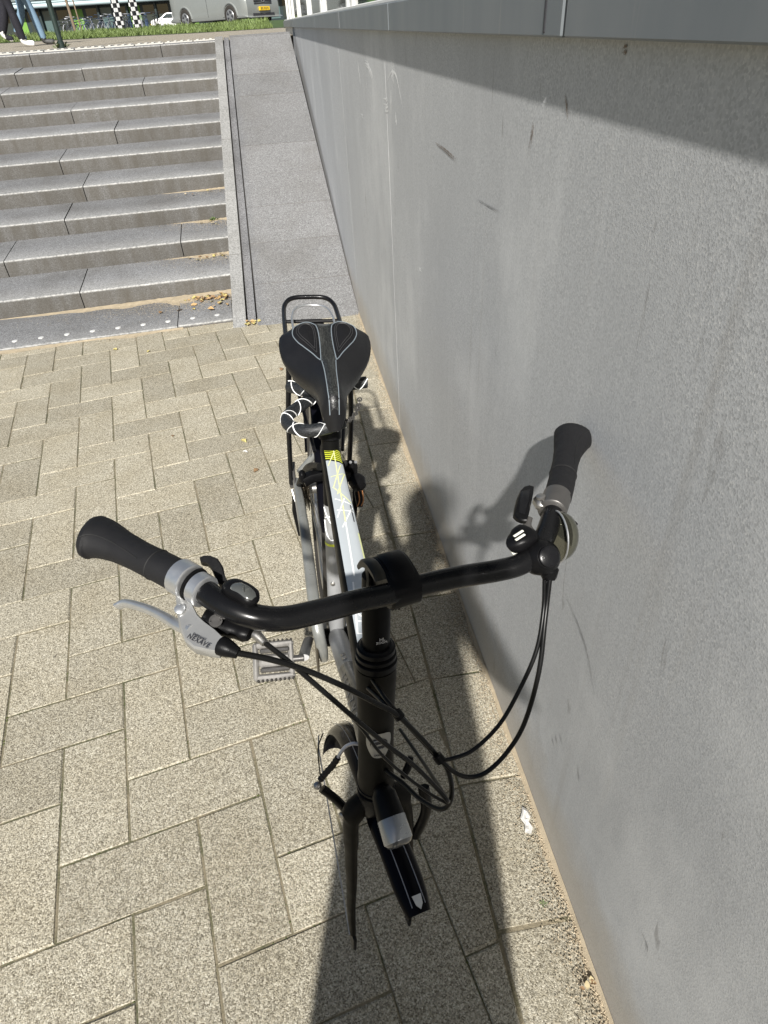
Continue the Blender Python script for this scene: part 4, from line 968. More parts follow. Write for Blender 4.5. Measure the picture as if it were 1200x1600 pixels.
for q in ((622, 1117, .800), (686, 1185, .738)): P_('cable_tie', tube([PX(q[0]-4, q[1]-5, q[2]+.003), PX(q[0]+4, q[1]+5, q[2]-.003)], .0062, 10), M_PLAST)
cable([(505, 1145, .600), (497, 1170, .590), (500, 1210, .560)], .0010, 'lamp_wire')

# ---- cable lock slung round the seat post
lk = empty('cable_lock', tuple(BM @ Vector(L(0, 1.15, .78)))); tag(lk, 'thick black cable lock with white zigzag thread looped under the saddle', 'lock')
LI = Vector(lk.location)
def WL(px, py, z): return np.array(Vector(atz(px, py, z))-LI)
lkp = [WL(574, 597, .800), WL(560, 599, .800), WL(535, 604, .798), WL(508, 610, .796), WL(480, 610, .794), WL(460, 606, .792), WL(452, 604, .790)]
lkq = [WL(492, 618, .772), WL(478, 628, .772), WL(461, 640, .775), WL(450, 650, .778), WL(449, 661, .780), WL(459, 669, .783), WL(478, 673, .786), WL(500, 671, .789), WL(522, 665, .792), WL(538, 658, .795)]
for k, pp in enumerate((lkp, lkq)):
    G = spline(pp, 10); n = len(G); rr = [.0125]*n; rr[0] = rr[-1] = .008
    lo = build('lock_cable', tube(G, rr, 18), M_LOCK, lk)
    _, Fr = frames(G)
    ln = [0]
    for a, b in zip(G[:-1], G[1:]): ln.append(ln[-1]+np.linalg.norm(b-a))
    for s_ in (-1, 1):
        hp = []
        for i in range(0, n*4-4):
            a = i/4; i0 = int(a); q = a-i0; p = G[i0]*(1-q)+G[min(i0+1, n-1)]*q; d_ = ln[i0]*(1-q)+ln[min(i0+1, n-1)]*q; th = s_*d_/.0125*1.25+.6+1.1*s_
            hp.append(p+Fr[i0][1]*math.cos(th)*.0129+Fr[i0][2]*math.sin(th)*.0129)
        build('white_thread', tube(hp, [(.0005, .0011)]*len(hp), 6), M_FAINT, lo)
chn = spline([WL(538, 658, .795), WL(548, 655, .79), WL(556, 645, .79), WL(560, 635, .79), WL(562, 622, .795)], 3)
for i in range(0, len(chn)-1, 1):
    a, b = chn[i], chn[i+1]; d_ = b-a; c_ = (a+b)/2; dn = d_/np.linalg.norm(d_); sd2 = np.cross(dn, (0, 0, 1) if i % 2 else (1, .2, 0)); sd2 /= np.linalg.norm(sd2)
    hl = np.linalg.norm(d_)*.62; build('chain_link', tube([c_+dn*math.cos(t_)*hl+sd2*math.sin(t_)*.0045 for t_ in [2*math.pi*k/12 for k in range(12)]], .0015, 6, closed=True), M_DKSTEEL, lk)
# ================================================================== PEOPLE
M_SKIN = simple('skin', (.50, .32, .24), .55, 0, .1, 60)
def skin_body(name, nodes, edges, root, mats, pick, parent=None):
    """nodes: {key: (xyz, (rx, ry))}; one continuous skinned surface, materials chosen by face position"""
    keys = list(nodes); me = bpy.data.meshes.new(name+'_sk'); me.from_pydata([nodes[k][0] for k in keys], [(keys.index(a), keys.index(b)) for a, b in edges], []); me.update()
    o = bpy.data.objects.new(name+'_sk', me); COL.objects.link(o)
    md = o.modifiers.new('skin', 'SKIN'); md.use_smooth_shade = True; sb = o.modifiers.new('sub', 'SUBSURF'); sb.levels = sb.render_levels = 2
    sk = me.skin_vertices[0].data
    for i, k in enumerate(keys): sk[i].radius = nodes[k][1]; sk[i].use_root = k == root
    dg = bpy.context.evaluated_depsgraph_get(); m2 = bpy.data.meshes.new_from_object(o.evaluated_get(dg)); bpy.data.objects.remove(o); bpy.data.meshes.remove(me)
    m2.materials.clear()
    for q in mats: m2.materials.append(q)
    for p in m2.polygons: p.material_index = pick(p.center); p.use_smooth = True
    m2.name = name; return link(name, m2, parent)
def body_nodes(hgt, hip, feet, knees, head, sh, elb, wri, hands, toe):
    """world-space joints -> nodes, edges"""
    N = {}; E_ = []
    k = hgt/1.7
    mid = lambda a, b, t: tuple(np.array(a)*(1-t)+np.array(b)*t)
    nb = mid(sh[0], sh[1], .5); nb = (nb[0], nb[1], nb[2]+.03*k); chest = mid(hip, nb, .68); waist = mid(hip, nb, .36)
    N['hip'] = (hip, (.150*k, .105*k)); N['waist'] = (waist, (.128*k, .095*k)); N['chest'] = (chest, (.150*k, .105*k)); N['nb'] = (nb, (.075*k, .065*k))
    nk = mid(nb, head, .45); N['neck'] = (nk, (.052*k, .055*k)); N['jaw'] = (mid(nb, head, .80), (.068*k, .078*k)); N['head'] = (head, (.076*k, .095*k)); N['crown'] = ((head[0], head[1]-.01, head[2]+.085*k), (.055*k, .068*k))
    E_ += [('hip', 'waist'), ('waist', 'chest'), ('chest', 'nb'), ('nb', 'neck'), ('neck', 'jaw'), ('jaw', 'head'), ('head', 'crown')]
    for s_ in (0, 1):
        sx = (-1, 1)[s_]; t_ = 'LR'[s_]
        th0 = (hip[0]+sx*.085*k, hip[1], hip[2]-.07*k)
        N['th'+t_] = (th0, (.085*k, .090*k)); N['kn'+t_] = (knees[s_], (.056*k, .060*k)); N['cf'+t_] = (mid(knees[s_], feet[s_], .35), (.052*k, .057*k)); N['an'+t_] = ((feet[s_][0], feet[s_][1], feet[s_][2]+.08*k), (.042*k, .046*k)); N['he'+t_] = ((feet[s_][0], feet[s_][1], feet[s_][2]+.042), (.040, .042)); N['to'+t_] = (tuple(np.array(feet[s_])+np.array(toe[s_])+np.array((0, 0, .032))), (.042, .030))
        E_ += [('hip', 'th'+t_), ('th'+t_, 'kn'+t_), ('kn'+t_, 'cf'+t_), ('cf'+t_, 'an'+t_), ('an'+t_, 'he'+t_), ('he'+t_, 'to'+t_)]
        N['sh'+t_] = (sh[s_], (.062*k, .062*k)); N['el'+t_] = (elb[s_], (.046*k, .046*k)); N['wr'+t_] = (wri[s_], (.030*k, .026*k))
        pal = mid(wri[s_], hands[s_], .55); N['pa'+t_] = (pal, (.034*k, .018*k)); E_ += [('chest', 'sh'+t_), ('sh'+t_, 'el'+t_), ('el'+t_, 'wr'+t_), ('wr'+t_, 'pa'+t_)]
        d = np.array(hands[s_])-np.array(wri[s_]); dl = np.linalg.norm(d); d = d/dl; side = np.cross(d, (1., .2, .1)); side /= np.linalg.norm(side); inn = np.cross(d, side)*(-sx)
        for q, (off, ln) in enumerate(((-.030, .070), (-.010, .080), (.010, .075), (.028, .058))):
            b = np.array(hands[s_])+side*off*k; m1 = b+d*ln*.45*k+inn*.010; e1 = b+d*ln*.8*k+inn*.030
            for nm, pp, rr in ((f'f{q}a', b, .011), (f'f{q}b', m1, .009), (f'f{q}c', e1, .008)): N[nm+t_] = (tuple(pp), (rr*k, rr*k))
            E_ += [('pa'+t_, f'f{q}a'+t_), (f'f{q}a'+t_, f'f{q}b'+t_), (f'f{q}b'+t_, f'f{q}c'+t_)]
        b = np.array(pal)-side*.042*k+inn*.012; e1 = b-side*.012*k+d*.045*k+inn*.018; N['tha'+t_] = (tuple(b), (.012*k, .012*k)); N['thb'+t_] = (tuple(e1), (.009*k, .009*k)); E_ += [('pa'+t_, 'tha'+t_), ('tha'+t_, 'thb'+t_)]
    return N, E_
def face(o, head, fwd, k, hair_m):
    f_ = V3(fwd); f_ /= np.linalg.norm(f_); rt = np.cross(f_, (0, 0, 1)); h_ = V3(head)
    mb = MB(); mb.add(*revolve([(-.02, .014), (0, .012), (.012, .009), (.018, .002)], h_+f_*.088*k+np.array([0, 0, -.012]), f_+np.array([0, 0, -.5]), 10)); build('nose', mb, M_SKIN, o)
    for s_ in (-1, 1):
        build('eye', revolve([(-.006, .012), (.004, .010), (.008, .002)], h_+f_*.082*k+rt*.031*s_+np.array([0, 0, .012]), f_, 10), M_INK, o)
        build('ear', revolve([(-.006, .020), (.004, .026), (.010, .012)], h_+rt*.076*k*s_+np.array([0, 0, -.004]), rt*s_, 12), M_SKIN, o)
    build('mouth', tube([h_+f_*.083*k+rt*a+np.array([0, 0, -.052]) for a in (-.022, 0, .022)], .005, 8), simple('lip', (.42, .18, .15), .5), o)
    v = []; ff = []; nu, nv = 20, 10
    for i in range(nv+1):
        a = R(105)*i/nv
        for q in range(nu):
            b = 2*math.pi*q/nu; d = f_*math.cos(b)+rt*math.sin(b); cut = 1 if math.cos(b) < .55 else .55; aa = a*cut; rr = .108*k*(1+.03*math.sin(7*b+i)); v.append(h_+np.array([0, 0, .022])+d*rr*math.sin(aa)*(.86 if abs(math.sin(b)) > .6 else .98)+np.array([0, 0, 1.])*rr*1.08*math.cos(aa))
    for i in range(nv):
        for q in range(nu): ff.append((i*nu+q, i*nu+(q+1) % nu, (i+1)*nu+(q+1) % nu, (i+1)*nu+q))
    build('hair', (v, ff), hair_m, o, 80)

# the person taking the picture stands behind the camera; their shadow falls over the front of the bicycle
pc = CAM-_F*.016-_U*.052
ph = build('phone', cbox(pc, (.076, .158, .0085), .004, X=_R, Y=_U, Z=-_F), M_GLOSS); tag(ph, 'dark phone held up in both hands of the standing person', 'phone')
hR, hL = pc+_R*.052-_U*.045-_F*.02, pc-_R*.052-_U*.045-_F*.02
hn = lambda p: tuple(float(q) for q in p)
head = (-.070, -.255, 1.665)
N, E_ = body_nodes(1.80, (-.105, -.315, .92), [(-.200, -.34, 0), (-.015, -.36, 0)], [(-.190, -.315, .48), (-.025, -.325, .48)], head, [(-.235, -.285, 1.315), (.025, -.285, 1.315)], [(-.250, -.240, 1.055), (.132, -.262, 1.065)],
    [hn(hL-_R*.015-_U*.055-_F*.05), hn(hR+_R*.015-_U*.055-_F*.05)], [hn(hL), hn(hR)], [(-.03, .16, 0), (.03, .16, 0)])
N['chest'] = (N['chest'][0], (.125, .10)); N['shL'] = (N['shL'][0], (.052, .055)); N['shR'] = (N['shR'][0], (.052, .055)); N['elL'] = (N['elL'][0], (.042, .045)); N['elR'] = (N['elR'][0], (.044, .045))
N['hip'] = (N['hip'][0], (.165, .12)); N['waist'] = (N['waist'][0], (.150, .115)); N['thL'] = (N['thL'][0], (.105, .10)); N['thR'] = (N['thR'][0], (.10, .10)); N['knL'] = (N['knL'][0], (.085, .075)); N['knR'] = (N['knR'][0], (.085, .075)); N['cfL'] = (N['cfL'][0], (.080, .07)); N['cfR'] = (N['cfR'][0], (.080, .07))
def pk(c):
    if c.z < .085: return 3
    if c.z < .80: return 2
    if c.z > 1.47: return 0
    if (Vector(hn(hL))-c).length < .095 or (Vector(hn(hR))-c).length < .095: return 0
    return 1
cs = [(.93, .165, .125), (.70, .182, .14), (.5, .192, .15), (.34, .195, .155), (.335, .185, .145), (.6, .165, .12)]
per = skin_body('person', N, E_, 'hip', [M_SKIN, simple('navy_coat', (.03, .035, .05), .8), simple('dark_jeans', (.035, .045, .07), .85), simple('sneaker', (.5, .5, .48), .6)], pk)
build('coat_skirt', tube([(-.107, -.325, z) for z, _, _ in cs], [(b_, a) for _, a, b_ in cs], 28, False, (0, 1, 0)), MATS['navy_coat'], per, 70)
tag(per, 'person in navy coat and jeans holding a phone up in both hands', 'person'); face(per, head, (0, 1, -.35), .97, simple('brown_hair', (.05, .03, .02), .6))

# two people walking along the upper pavement
def walker(px, py, y, hgt, stride, mats, label, fwd=1, tilt=0.):
    b = aty(px, py, y); x0, z0 = b[0], gz(b[0], y); k = hgt/1.7; s_ = stride
    f1 = (x0+s_*.5*fwd, y-.06, z0); f2 = (x0-s_*.5*fwd, y+.07, z0+.10)
    hip = (x0+.02*fwd, y, z0+.88*k); hd = (x0+.07*fwd, y, z0+1.56*k)
    kn1 = (x0+(s_*.36)*fwd, y-.05, z0+.46*k); kn2 = (x0-(s_*.05)*fwd, y+.06, z0+.47*k)
    N, E_ = body_nodes(hgt, hip, [f1, f2], [kn1, kn2], hd, [(x0+.03*fwd, y-.17*k, z0+1.37*k), (x0+.03*fwd, y+.17*k, z0+1.37*k)], [(x0-.10*fwd, y-.22*k, z0+1.10*k), (x0+.12*fwd, y+.22*k, z0+1.10*k)], [(x0-.04*fwd, y-.21, z0+.87*k), (x0+.22*fwd, y+.19, z0+.90*k)], [(x0-.01*fwd, y-.20, z0+.79*k), (x0+.26*fwd, y+.18, z0+.83*k)], [(.16*fwd, 0, 0), (.13*fwd, 0, -.04)])
    N['thL'] = ((hip[0]+.03*fwd, y-.08*k, hip[2]-.08*k), N['thL'][1]); N['thR'] = ((hip[0]-.02*fwd, y+.08*k, hip[2]-.08*k), N['thR'][1])
    for q in 'LR': N['cf'+q] = (N['cf'+q][0], (.066*k, .07*k)); N['an'+q] = (N['an'+q][0], (.055*k, .058*k))
    wl = [np.array(N['pa'+q][0]) for q in 'LR']
    def pick(c):
        if any(np.linalg.norm(np.array(c)-w) < .13*k for w in wl): return 0
        r_ = (c.z-z0)/k
        if r_ < .085 or (r_ < .20 and (c.x-x0)*fwd < -.12*k and r_ < .19): return 3
        if r_ < .90: return 2
        if r_ > 1.45: return 0
        return 1
    p = skin_body('person', N, E_, 'hip', [M_SKIN]+mats, pick); tag(p, label, 'person'); face(p, hd, (fwd, 0, -.05), k, simple('dark_hair', (.03, .022, .016), .6)); return p
walker(24, 68, 13.0, 1.78, .30, [simple('black_jacket', (.012, .012, .014), .8), simple('black_trousers', (.010, .010, .016), .85), simple('white_shoe', (.75, .75, .73), .6)], 'person walking in black trousers and white shoes on the upper pavement')
walker(50, 65, 13.6, 1.70, .42, [simple('grey_hoodie', (.30, .29, .30), .85), simple('pale_jeans', (.16, .25, .34), .85), simple('dark_sneaker', (.05, .05, .05), .6)], 'person walking in pale blue jeans and dark sneakers on the upper pavement')

# ================================================================== UPPER LEVEL, FAR THINGS
M_GREENPOST = simple('dark_green_post', (.018, .032, .028), .45)
b = aty(96, 70, 9.7); zb_ = gz(b[0], 9.7)
post = empty('post', (b[0], 9.7, zb_)); tag(post, 'slim dark green post at the head of the stairs', 'post')
build('shaft', tube([(0, 0, 0), (0, 0, .06), (0, 0, .065), (0, 0, 2.6)], [.036, .036, .030, .029], 16), M_GREENPOST, post); build('cap', revolve([(0, .032), (.02, .030), (.035, .012)], (0, 0, 2.6), (0, 0, 1), 16), M_GREENPOST, post)
# grass on the bank
rg = random.Random(11); gb = MB()
for q in range(21000):
    x = rg.uniform(-9.5, .35); y = 18.1+6.0*rg.random()**1.6
    if y > 24: continue
    y2 = y-math.tan(ST_ROT)*(ST_X-x)*.0; z = gz(x, y)+.01; hgt = rg.uniform(.04, .115)*(1.5 if rg.random() < .05 else 1)*(.75+.5*noise.noise((x*.9, y*.7, 1.5))); a = rg.uniform(0, 6.28); w = rg.uniform(.006, .014); lx, ly = rg.gauss(0, .03), rg.gauss(0, .03)
    dx, dy = math.cos(a)*w, math.sin(a)*w
    gb.add([(x-dx, y-dy, z), (x+dx, y+dy, z), (x+lx*.6+dx*.6, y+ly*.6+dy*.6, z+hgt*.6), (x+lx*.6-dx*.6, y+ly*.6-dy*.6, z+hgt*.6), (x+lx*1.4, y+ly*1.4, z+hgt)], [(0, 1, 2, 3), (3, 2, 4)])
me = bpy.data.meshes.new('grass'); me.from_pydata(gb.v, [], gb.f); me.materials.append(M_GRASS); gr = link('grass', me); tag(gr, 'bright green grass covering the bank above the stairs', 'grass', kind='stuff')

# ---- cars
def car(name, label, px, py, y, yaw, paint, Lg, Wd, Hg, mpv, zg):
    b = aty(px, py, y); root = empty(name, (b[0], y, zg), yaw); tag(root, label, 'car'); n = 0
    # side profile (x along the car, +x = front)
    if mpv: pf = [(-.5, .24), (-.505, .50), (-.49, .80), (-.46, .97), (-.42, 1.0), (-.1, 1.0), (.10, .97), (.30, .66), (.42, .58), (.485, .50), (.505, .36), (.50, .18), (.47, .14), (-.47, .14)]
    else: pf = [(-.5, .28), (-.50, .52), (-.47, .66), (-.38, .70), (-.24, .96), (-.10, 1.0), (.05, .98), (.22, .70), (.40, .62), (.485, .52), (.50, .36), (.49, .18), (.46, .14), (-.46, .14)]
    P2 = [(a*Lg, b_*Hg) for a, b_ in spline(pf+[pf[0]], 4)[:-1]]; v = []; f = []; rows = [(-1, .86), (-.985, .95), (-.90, 1.), (0, 1.01), (.90, 1.), (.985, .95), (1, .86)]; m_ = len(P2); c = np.array([0, Hg*.45])
    for w, k in rows:
        for (a, b_) in P2:
            tz = max(0, (b_/Hg-.60)/.40); q = c+(np.array([a, b_])-c)*k; v.append((q[0], w*Wd/2*(1-.17*tz), q[1]))
    for i in range(len(rows)-1):
        for k in range(m_): k2 = (k+1) % m_; f.append((i*m_+k, i*m_+k2, (i+1)*m_+k2, (i+1)*m_+k))
    f.append(tuple(range(m_))); f.append(tuple((len(rows)-1)*m_+k for k in range(m_)))
    body = build('body', (v, f), paint, root, 50)
    for s_ in (-1, 1):
        ys_ = lambda z: s_*(Wd/2*(1-.17*max(0, (z/Hg-.60)/.40))+.004)
        pts = [(-.40, .66), (-.37, .92), (.08, .92), (.26, .66)] if mpv else [(-.30, .68), (-.20, .92), (.03, .93), (.17, .68)]
        for (a0, a1) in ((0, .34), (.37, .70), (.73, 1)):
            lo = lambda t: (pts[0][0]+(pts[3][0]-pts[0][0])*t, pts[0][1]); hi = lambda t: (pts[1][0]+(pts[2][0]-pts[1][0])*t, pts[1][1])
            q = [lo(a0), lo(a1), hi(a1), hi(a0)]; build('side_window', prism([(a*Lg, ys_(b_*Hg), b_*Hg) for a, b_ in q], (0, s_*.008, 0)), M_GLASS, root, 0)
        build('door_seam', cbox((.02*Lg, s_*(Wd/2+.006), .42*Hg), (.012, .006, .44*Hg), .002), M_INK, root, 0)
        for fx in (-.295, .31):
            rw_ = .165*Hg if not mpv else .195*Hg; wl_ = build('wheel', revolve([(-.11, rw_*.9), (-.09, rw_), (.09, rw_), (.11, rw_*.9), (.112, rw_*.7)], (fx*Lg, s_*(Wd/2-.08), rw_), (0, s_, 0), 24), M_TYRE, root)
            build('wheel_rim', revolve([(.10, rw_*.66), (.118, rw_*.60), (.120, rw_*.10)], (fx*Lg, s_*(Wd/2-.08), rw_), (0, s_, 0), 20), M_SILVER, wl_)
            for k in range(5): a = 2*math.pi*k/5; build('spoke_gap', prism([(fx*Lg+rw_*q*math.cos(a+d), s_*(Wd/2-.08+.121), rw_+rw_*q*math.sin(a+d)) for q, d in ((.22, -.25), (.52, -.38), (.52, .38), (.22, .25))], (0, s_*.003, 0)), M_INK, wl_)
            build('wheel_arch', tube([(fx*Lg+rw_*1.16*math.cos(a), s_*(Wd/2-.004), rw_+rw_*1.16*math.sin(a)) for a in [math.pi*k/14 for k in range(15)]], .035, 8), paint, root)
        build('headlight', prism([(.455*Lg, s_*Wd*.30, .50*Hg), (.47*Lg, s_*Wd*.46, .47*Hg), (.40*Lg, s_*Wd*.49, .55*Hg), (.415*Lg, s_*Wd*.32, .565*Hg)], (.03, 0, .012)), M_LENS, root, 0)
        build('wing_mirror', cbox((.19*Lg, s_*(Wd/2+.06), .63*Hg), (.12, .14, .11), .03), paint, root)
    build('windscreen', prism([(.125*Lg, -Wd*.36, .925*Hg), (.125*Lg, Wd*.36, .925*Hg), (.285*Lg, Wd*.42, .68*Hg), (.285*Lg, -Wd*.42, .68*Hg)] if mpv else [(.07*Lg, -Wd*.36, .95*Hg), (.07*Lg, Wd*.36, .95*Hg), (.21*Lg, Wd*.42, .72*Hg), (.21*Lg, -Wd*.42, .72*Hg)], (.012, 0, .014)), M_GLASS, root, 0)
    for k in range(2): build('grille_slat', cbox((.503*Lg, 0, (.43-.045*k)*Hg), (.06, Wd*.50, .030*Hg), .005), M_INK, root, 0)
    build('emblem', tube([(.503*Lg+.035, .07*math.cos(a), .432*Hg+.045*math.sin(a)) for a in [2*math.pi*k/14 for k in range(14)]], .010, 6, closed=True), M_SILVER, root)
    build('lower_intake', cbox((.500*Lg, 0, .185*Hg), (.07, Wd*.62, .075*Hg), .01), M_INK, root, 0)
    np_ = build('number_plate', cbox((.518*Lg, 0, .295*Hg), (.05, .52, .115), .004), simple('plate_yellow', (.80, .52, .02), .5), root, 0)
    for k, w in enumerate((-.17, -.10, .0, .07, .16)): build('plate_mark', cbox((.518*Lg+.0265, w, .295*Hg), (.003, .035, .07), .001), M_INK, np_, 0)
    return root
def far_z(px, py, y): return aty(px, py, y)[2]
M_VAN = simple('van_grey_green', (.30, .315, .30), .32, .35, .05, 5, coat=.4)
car('parked_car', 'silver grey people carrier with yellow front plate parked behind the grass bank', 352, 30, 32, R(-47), M_VAN, 4.4, 1.78, 1.70, True, 1.40)
car('parked_car', 'small white car far off in front of the dark station building', 264, 33, 100, R(184), simple('car_white', (.80, .80, .80), .3, 0, .03, 5, coat=.4), 4.2, 1.72, 1.46, False, 1.75)
# ---- chequered posts
for q, px in enumerate((188, 215)):
    b = aty(px, 40, 40); w = .27; root = empty('chequered_post', (b[0], 40, 1.40), R(38)); tag(root, ['chequered black and white square post nearer the thin tree', 'chequered black and white square post nearer the white car'][q], 'post')
    build('shaft', cbox((0, 0, 2.3), (w, w, 4.6), .01), simple('post_black', (.012, .012, .013), .5), root, 0)
    for k in range(27):
        z = .12+k*.165
        for face_ in range(4):
            dx = (-.066 if (k+face_) % 2 else .066); c, s_ = math.cos(face_*math.pi/2), math.sin(face_*math.pi/2); p = (dx*c-(-w/2-.003)*s_, dx*s_+(-w/2-.003)*c, z); build('white_square', cbox(p, (.125, .006, .150) if face_ % 2 == 0 else (.006, .125, .150), .001), M_WHITEFR, root, 0)
# ---- slender tree trunks with a light crown above the frame
def tree(px, y, lean, r_, label):
    b = aty(px, 44, y); root = empty('young_tree', (b[0], y, 1.38)); tag(root, label, 'tree', 'young street trees')
    tr = spline([(0, 0, -.1), (lean*.3, 0, 1.2), (lean*.7, .1, 2.6), (lean, .1, 4.6)], 5); build('trunk', tube(tr, [r_*(1-.6*i/15) for i in range(16)], 10), simple('bark', (.20, .15, .10), .9, 0, .3, 20), root)
    rt = random.Random(px); mb = MB(); lim = MB()
    for k in range(9):
        a = rt.uniform(0, 6.28); z0 = rt.uniform(2.4, 4.2); e = (lean*.8+math.cos(a)*rt.uniform(.6, 1.3), math.sin(a)*rt.uniform(.6, 1.3), z0+rt.uniform(.5, 1.2)); lim.add(*tube(spline([(lean*.8, .1, z0), (lean*.8+math.cos(a)*.4, math.sin(a)*.4, z0+.35), e], 3), [.025]*4+[.012]*3, 6))
        for q in range(130):
            p = np.array(e)+np.array([rt.gauss(0, .42), rt.gauss(0, .42), rt.gauss(0, .36)]); a1 = rt.uniform(0, 6.28); t1 = np.array([math.cos(a1), math.sin(a1), rt.uniform(-.5, .5)])*.06; t2 = np.array([-math.sin(a1), math.cos(a1), rt.uniform(-.6, .6)])*.035
            mb.add([p-t1, p+t2, p+t1, p-t2], [(0, 1, 2, 3)])
    build('limbs', lim, MATS['bark'], root); cr = build('crown', mb, M_WEED, root, 0)
tree(117, 30, -.12, .055, 'slender young tree with pale brown trunk on the grass bank beside the walking people'); tree(127, 46, -.1, .045, 'thinner young tree further back in front of the dark station building')
# ---- parked bicycles far off
def far_bike():
    mb = MB(); 
    for x in (-.52, .52):
        mb.add(*tube([(x+.33*math.cos(a), 0, .34+.33*math.sin(a)) for a in [2*math.pi*k/18 for k in range(18)]], .02, 5, closed=True))
    for a, b_ in (((-.52, .34), (-.08, .30)), ((-.08, .30), (-.2, .85)), ((-.2, .82), (.34, .85)), ((-.08, .3), (.36, .72)), ((.52, .34), (.34, .95)), ((-.52, .34), (-.17, .72)), ((-.75, .78), (-.25, .78))): mb.add(*tube([(a[0], 0, a[1]), (b_[0], 0, b_[1])], .017, 6))
    mb.add(*tube([(.28, -.28, 1.02), (.36, 0, 1.0), (.28, .28, 1.02)], .014, 6)); mb.add(*cbox((-.21, 0, .93), (.24, .14, .06), .02)); return mb
fb0 = None
cols = [simple('bike_dark', (.02, .02, .022), .5), simple('bike_grey', (.45, .46, .48), .4), simple('bike_blue', (.06, .09, .16), .4)]
for q in range(16):
    px = 100+q*9.4+random.Random(q).uniform(-3, 3); y = 52+random.Random(q+50).uniform(-3, 3); b = aty(px, 38, y)
    if q < 3: me_ = build('parked_bicycle', far_bike(), cols[q], None, 0); fbs = (fbs if q else [])+[me_]; o = me_
    else: o = fbs[q % 3].copy(); COL.objects.link(o)
    o.location = (b[0], y, 1.40); o.rotation_euler = (R(4), 0, R(70+random.Random(q+9).uniform(-25, 25))); tag(o, ['black parked bicycle in the long row far beyond the grass bank', 'silver grey parked bicycle in the long row far beyond the grass bank', 'dark blue parked bicycle in the long row far beyond the grass bank'][q % 3], 'bicycle', 'bicycles parked in a row beyond the grass')
# ---- station building far behind
y = 120; sb_ = empty('station_building', (-22, y, 1.6)); tag(sb_, 'long dark glazed station building with pale canopy edge far behind', 'building')
M_DKT = simple('dark_teal_cladding', (.018, .032, .034), .4); M_PALE = simple('pale_canopy', (.42, .52, .54), .5)
build('wall', cbox((0, 3, 2.6), (70, 6, 5.2), .05), M_DKT, sb_, 0)
for z, h_ in ((3.55, .55),): build('canopy_edge', tube([(-35, -1.6, z), (35, -1.6, z)], h_/2, 14), M_PALE, sb_)
build('canopy', cbox((0, -.8, 3.95), (70, 1.9, .18), .03), M_PALE, sb_, 0); build('roof', cbox((0, 2.6, 5.4), (71, 7.5, .4), .05), M_DKT, sb_, 0)
for q in range(34): 
    build('window_pane', cbox((-33+q*2, -.03, 1.75), (1.55, .06, 2.5), .01), [M_GLASS, simple('paler_teal_glass', (.09, .14, .14), .15), M_GLASS, simple('green_poster', (.16, .33, .05), .5)][q % 4 if q != 5 else 3] if q % 7 else M_GLASS, sb_, 0)  # some panes take a paler teal base colour, some a green poster
    if q % 2: build('pillar', cbox((-34+q*2, -.6, 1.7), (.28, .28, 3.4), .02), M_DKT, sb_, 0)
    build('clerestory_pane', cbox((-33+q*2, -.03, 4.65), (1.7, .06, .75), .01), simple('pale_glass', (.45, .5, .5), .2), sb_, 0)

# ================================================================== LITTER AND DIRT
rl = random.Random(23)
def leaf_mesh(s_, rr):
    n = 7; v = []; f = []
    for i in range(n):
        t_ = i/(n-1); w = s_*.32*math.sin(math.pi*(t_*.92+.04))*(1+.2*rr.uniform(-1, 1)); cu = s_*.16*math.sin(math.pi*t_)*rr.uniform(.3, 1.2)
        v += [(s_*(t_-.5), -w, cu+s_*.08), (s_*(t_-.5), 0, cu*.6), (s_*(t_-.5), w, cu+s_*.10*rr.random())]
    for i in range(n-1):
        for k in (0, 1): a = 3*i+k; f.append((a, a+1, a+4, a+3))
    return v, f
def place(v, M): return [tuple(M @ Vector(p)) for p in v]
for k, (px, py, s_, mt, lab) in enumerate([(381, 689, .032, M_LEAFY, 'curled yellow leaf on the paving beside the rear rack'), (180, 546, .030, M_LEAFY, 'yellow leaf on the paving near the foot of the stairs'), (232, 549, .024, M_LEAFY, 'small pale yellow leaf on the paving below the studded slab'), (383, 706, .022, M_PAPER, 'small white scrap on the paving beside the yellow leaf'), (400, 735, .030, M_LEAFB, 'dark brown leaf on the paving beside the chain guard'), (440, 577, .03, M_LEAFB, 'dark twig lying on the paving beside the saddle'), (270, 681, .016, M_LEAFB, 'tiny brown leaf lying alone in the middle of the paving')]):
    p = atz(px, py, .002); v, f = leaf_mesh(s_, random.Random(k)); o = build('fallen_leaf' if 'leaf' in lab.split(' on ')[0] else 'litter', (v, f), mt, None, 60); o.location = p; o.rotation_euler = (rl.uniform(-.1, .1), rl.uniform(-.1, .1), rl.uniform(0, 6)); tag(o, lab, 'leaf' if 'leaf' in lab else 'litter')
p = atz(822, 1282, .002); sc_ = [(-.010, -.030), (.004, -.034), (.012, -.018), (.006, -.004), (.013, .008), (.008, .026), (-.002, .034), (-.006, .020), (-.013, .006), (-.006, -.010)]
pv = []; pf = []; rp = random.Random(2); nr = len(sc_)
for ring_ in range(4):
    for a, b_ in sc_: k = 1-ring_*.3; pv.append((a*k*.9, b_*k*.9, .001+(rp.uniform(.0, .006) if ring_ else rp.uniform(0, .002))))
for ring_ in range(3):
    for i in range(nr): j = (i+1) % nr; pf.append((ring_*nr+i, ring_*nr+j, (ring_+1)*nr+j, (ring_+1)*nr+i))
pf.append(tuple(3*nr+i for i in range(nr)))
o = build('paper_scrap', (pv, pf), M_PAPER, None, 0); o.location = p; o.rotation_euler = (0, 0, -.1); tag(o, 'torn white paper scrap on the paving at the foot of the wall', 'paper')
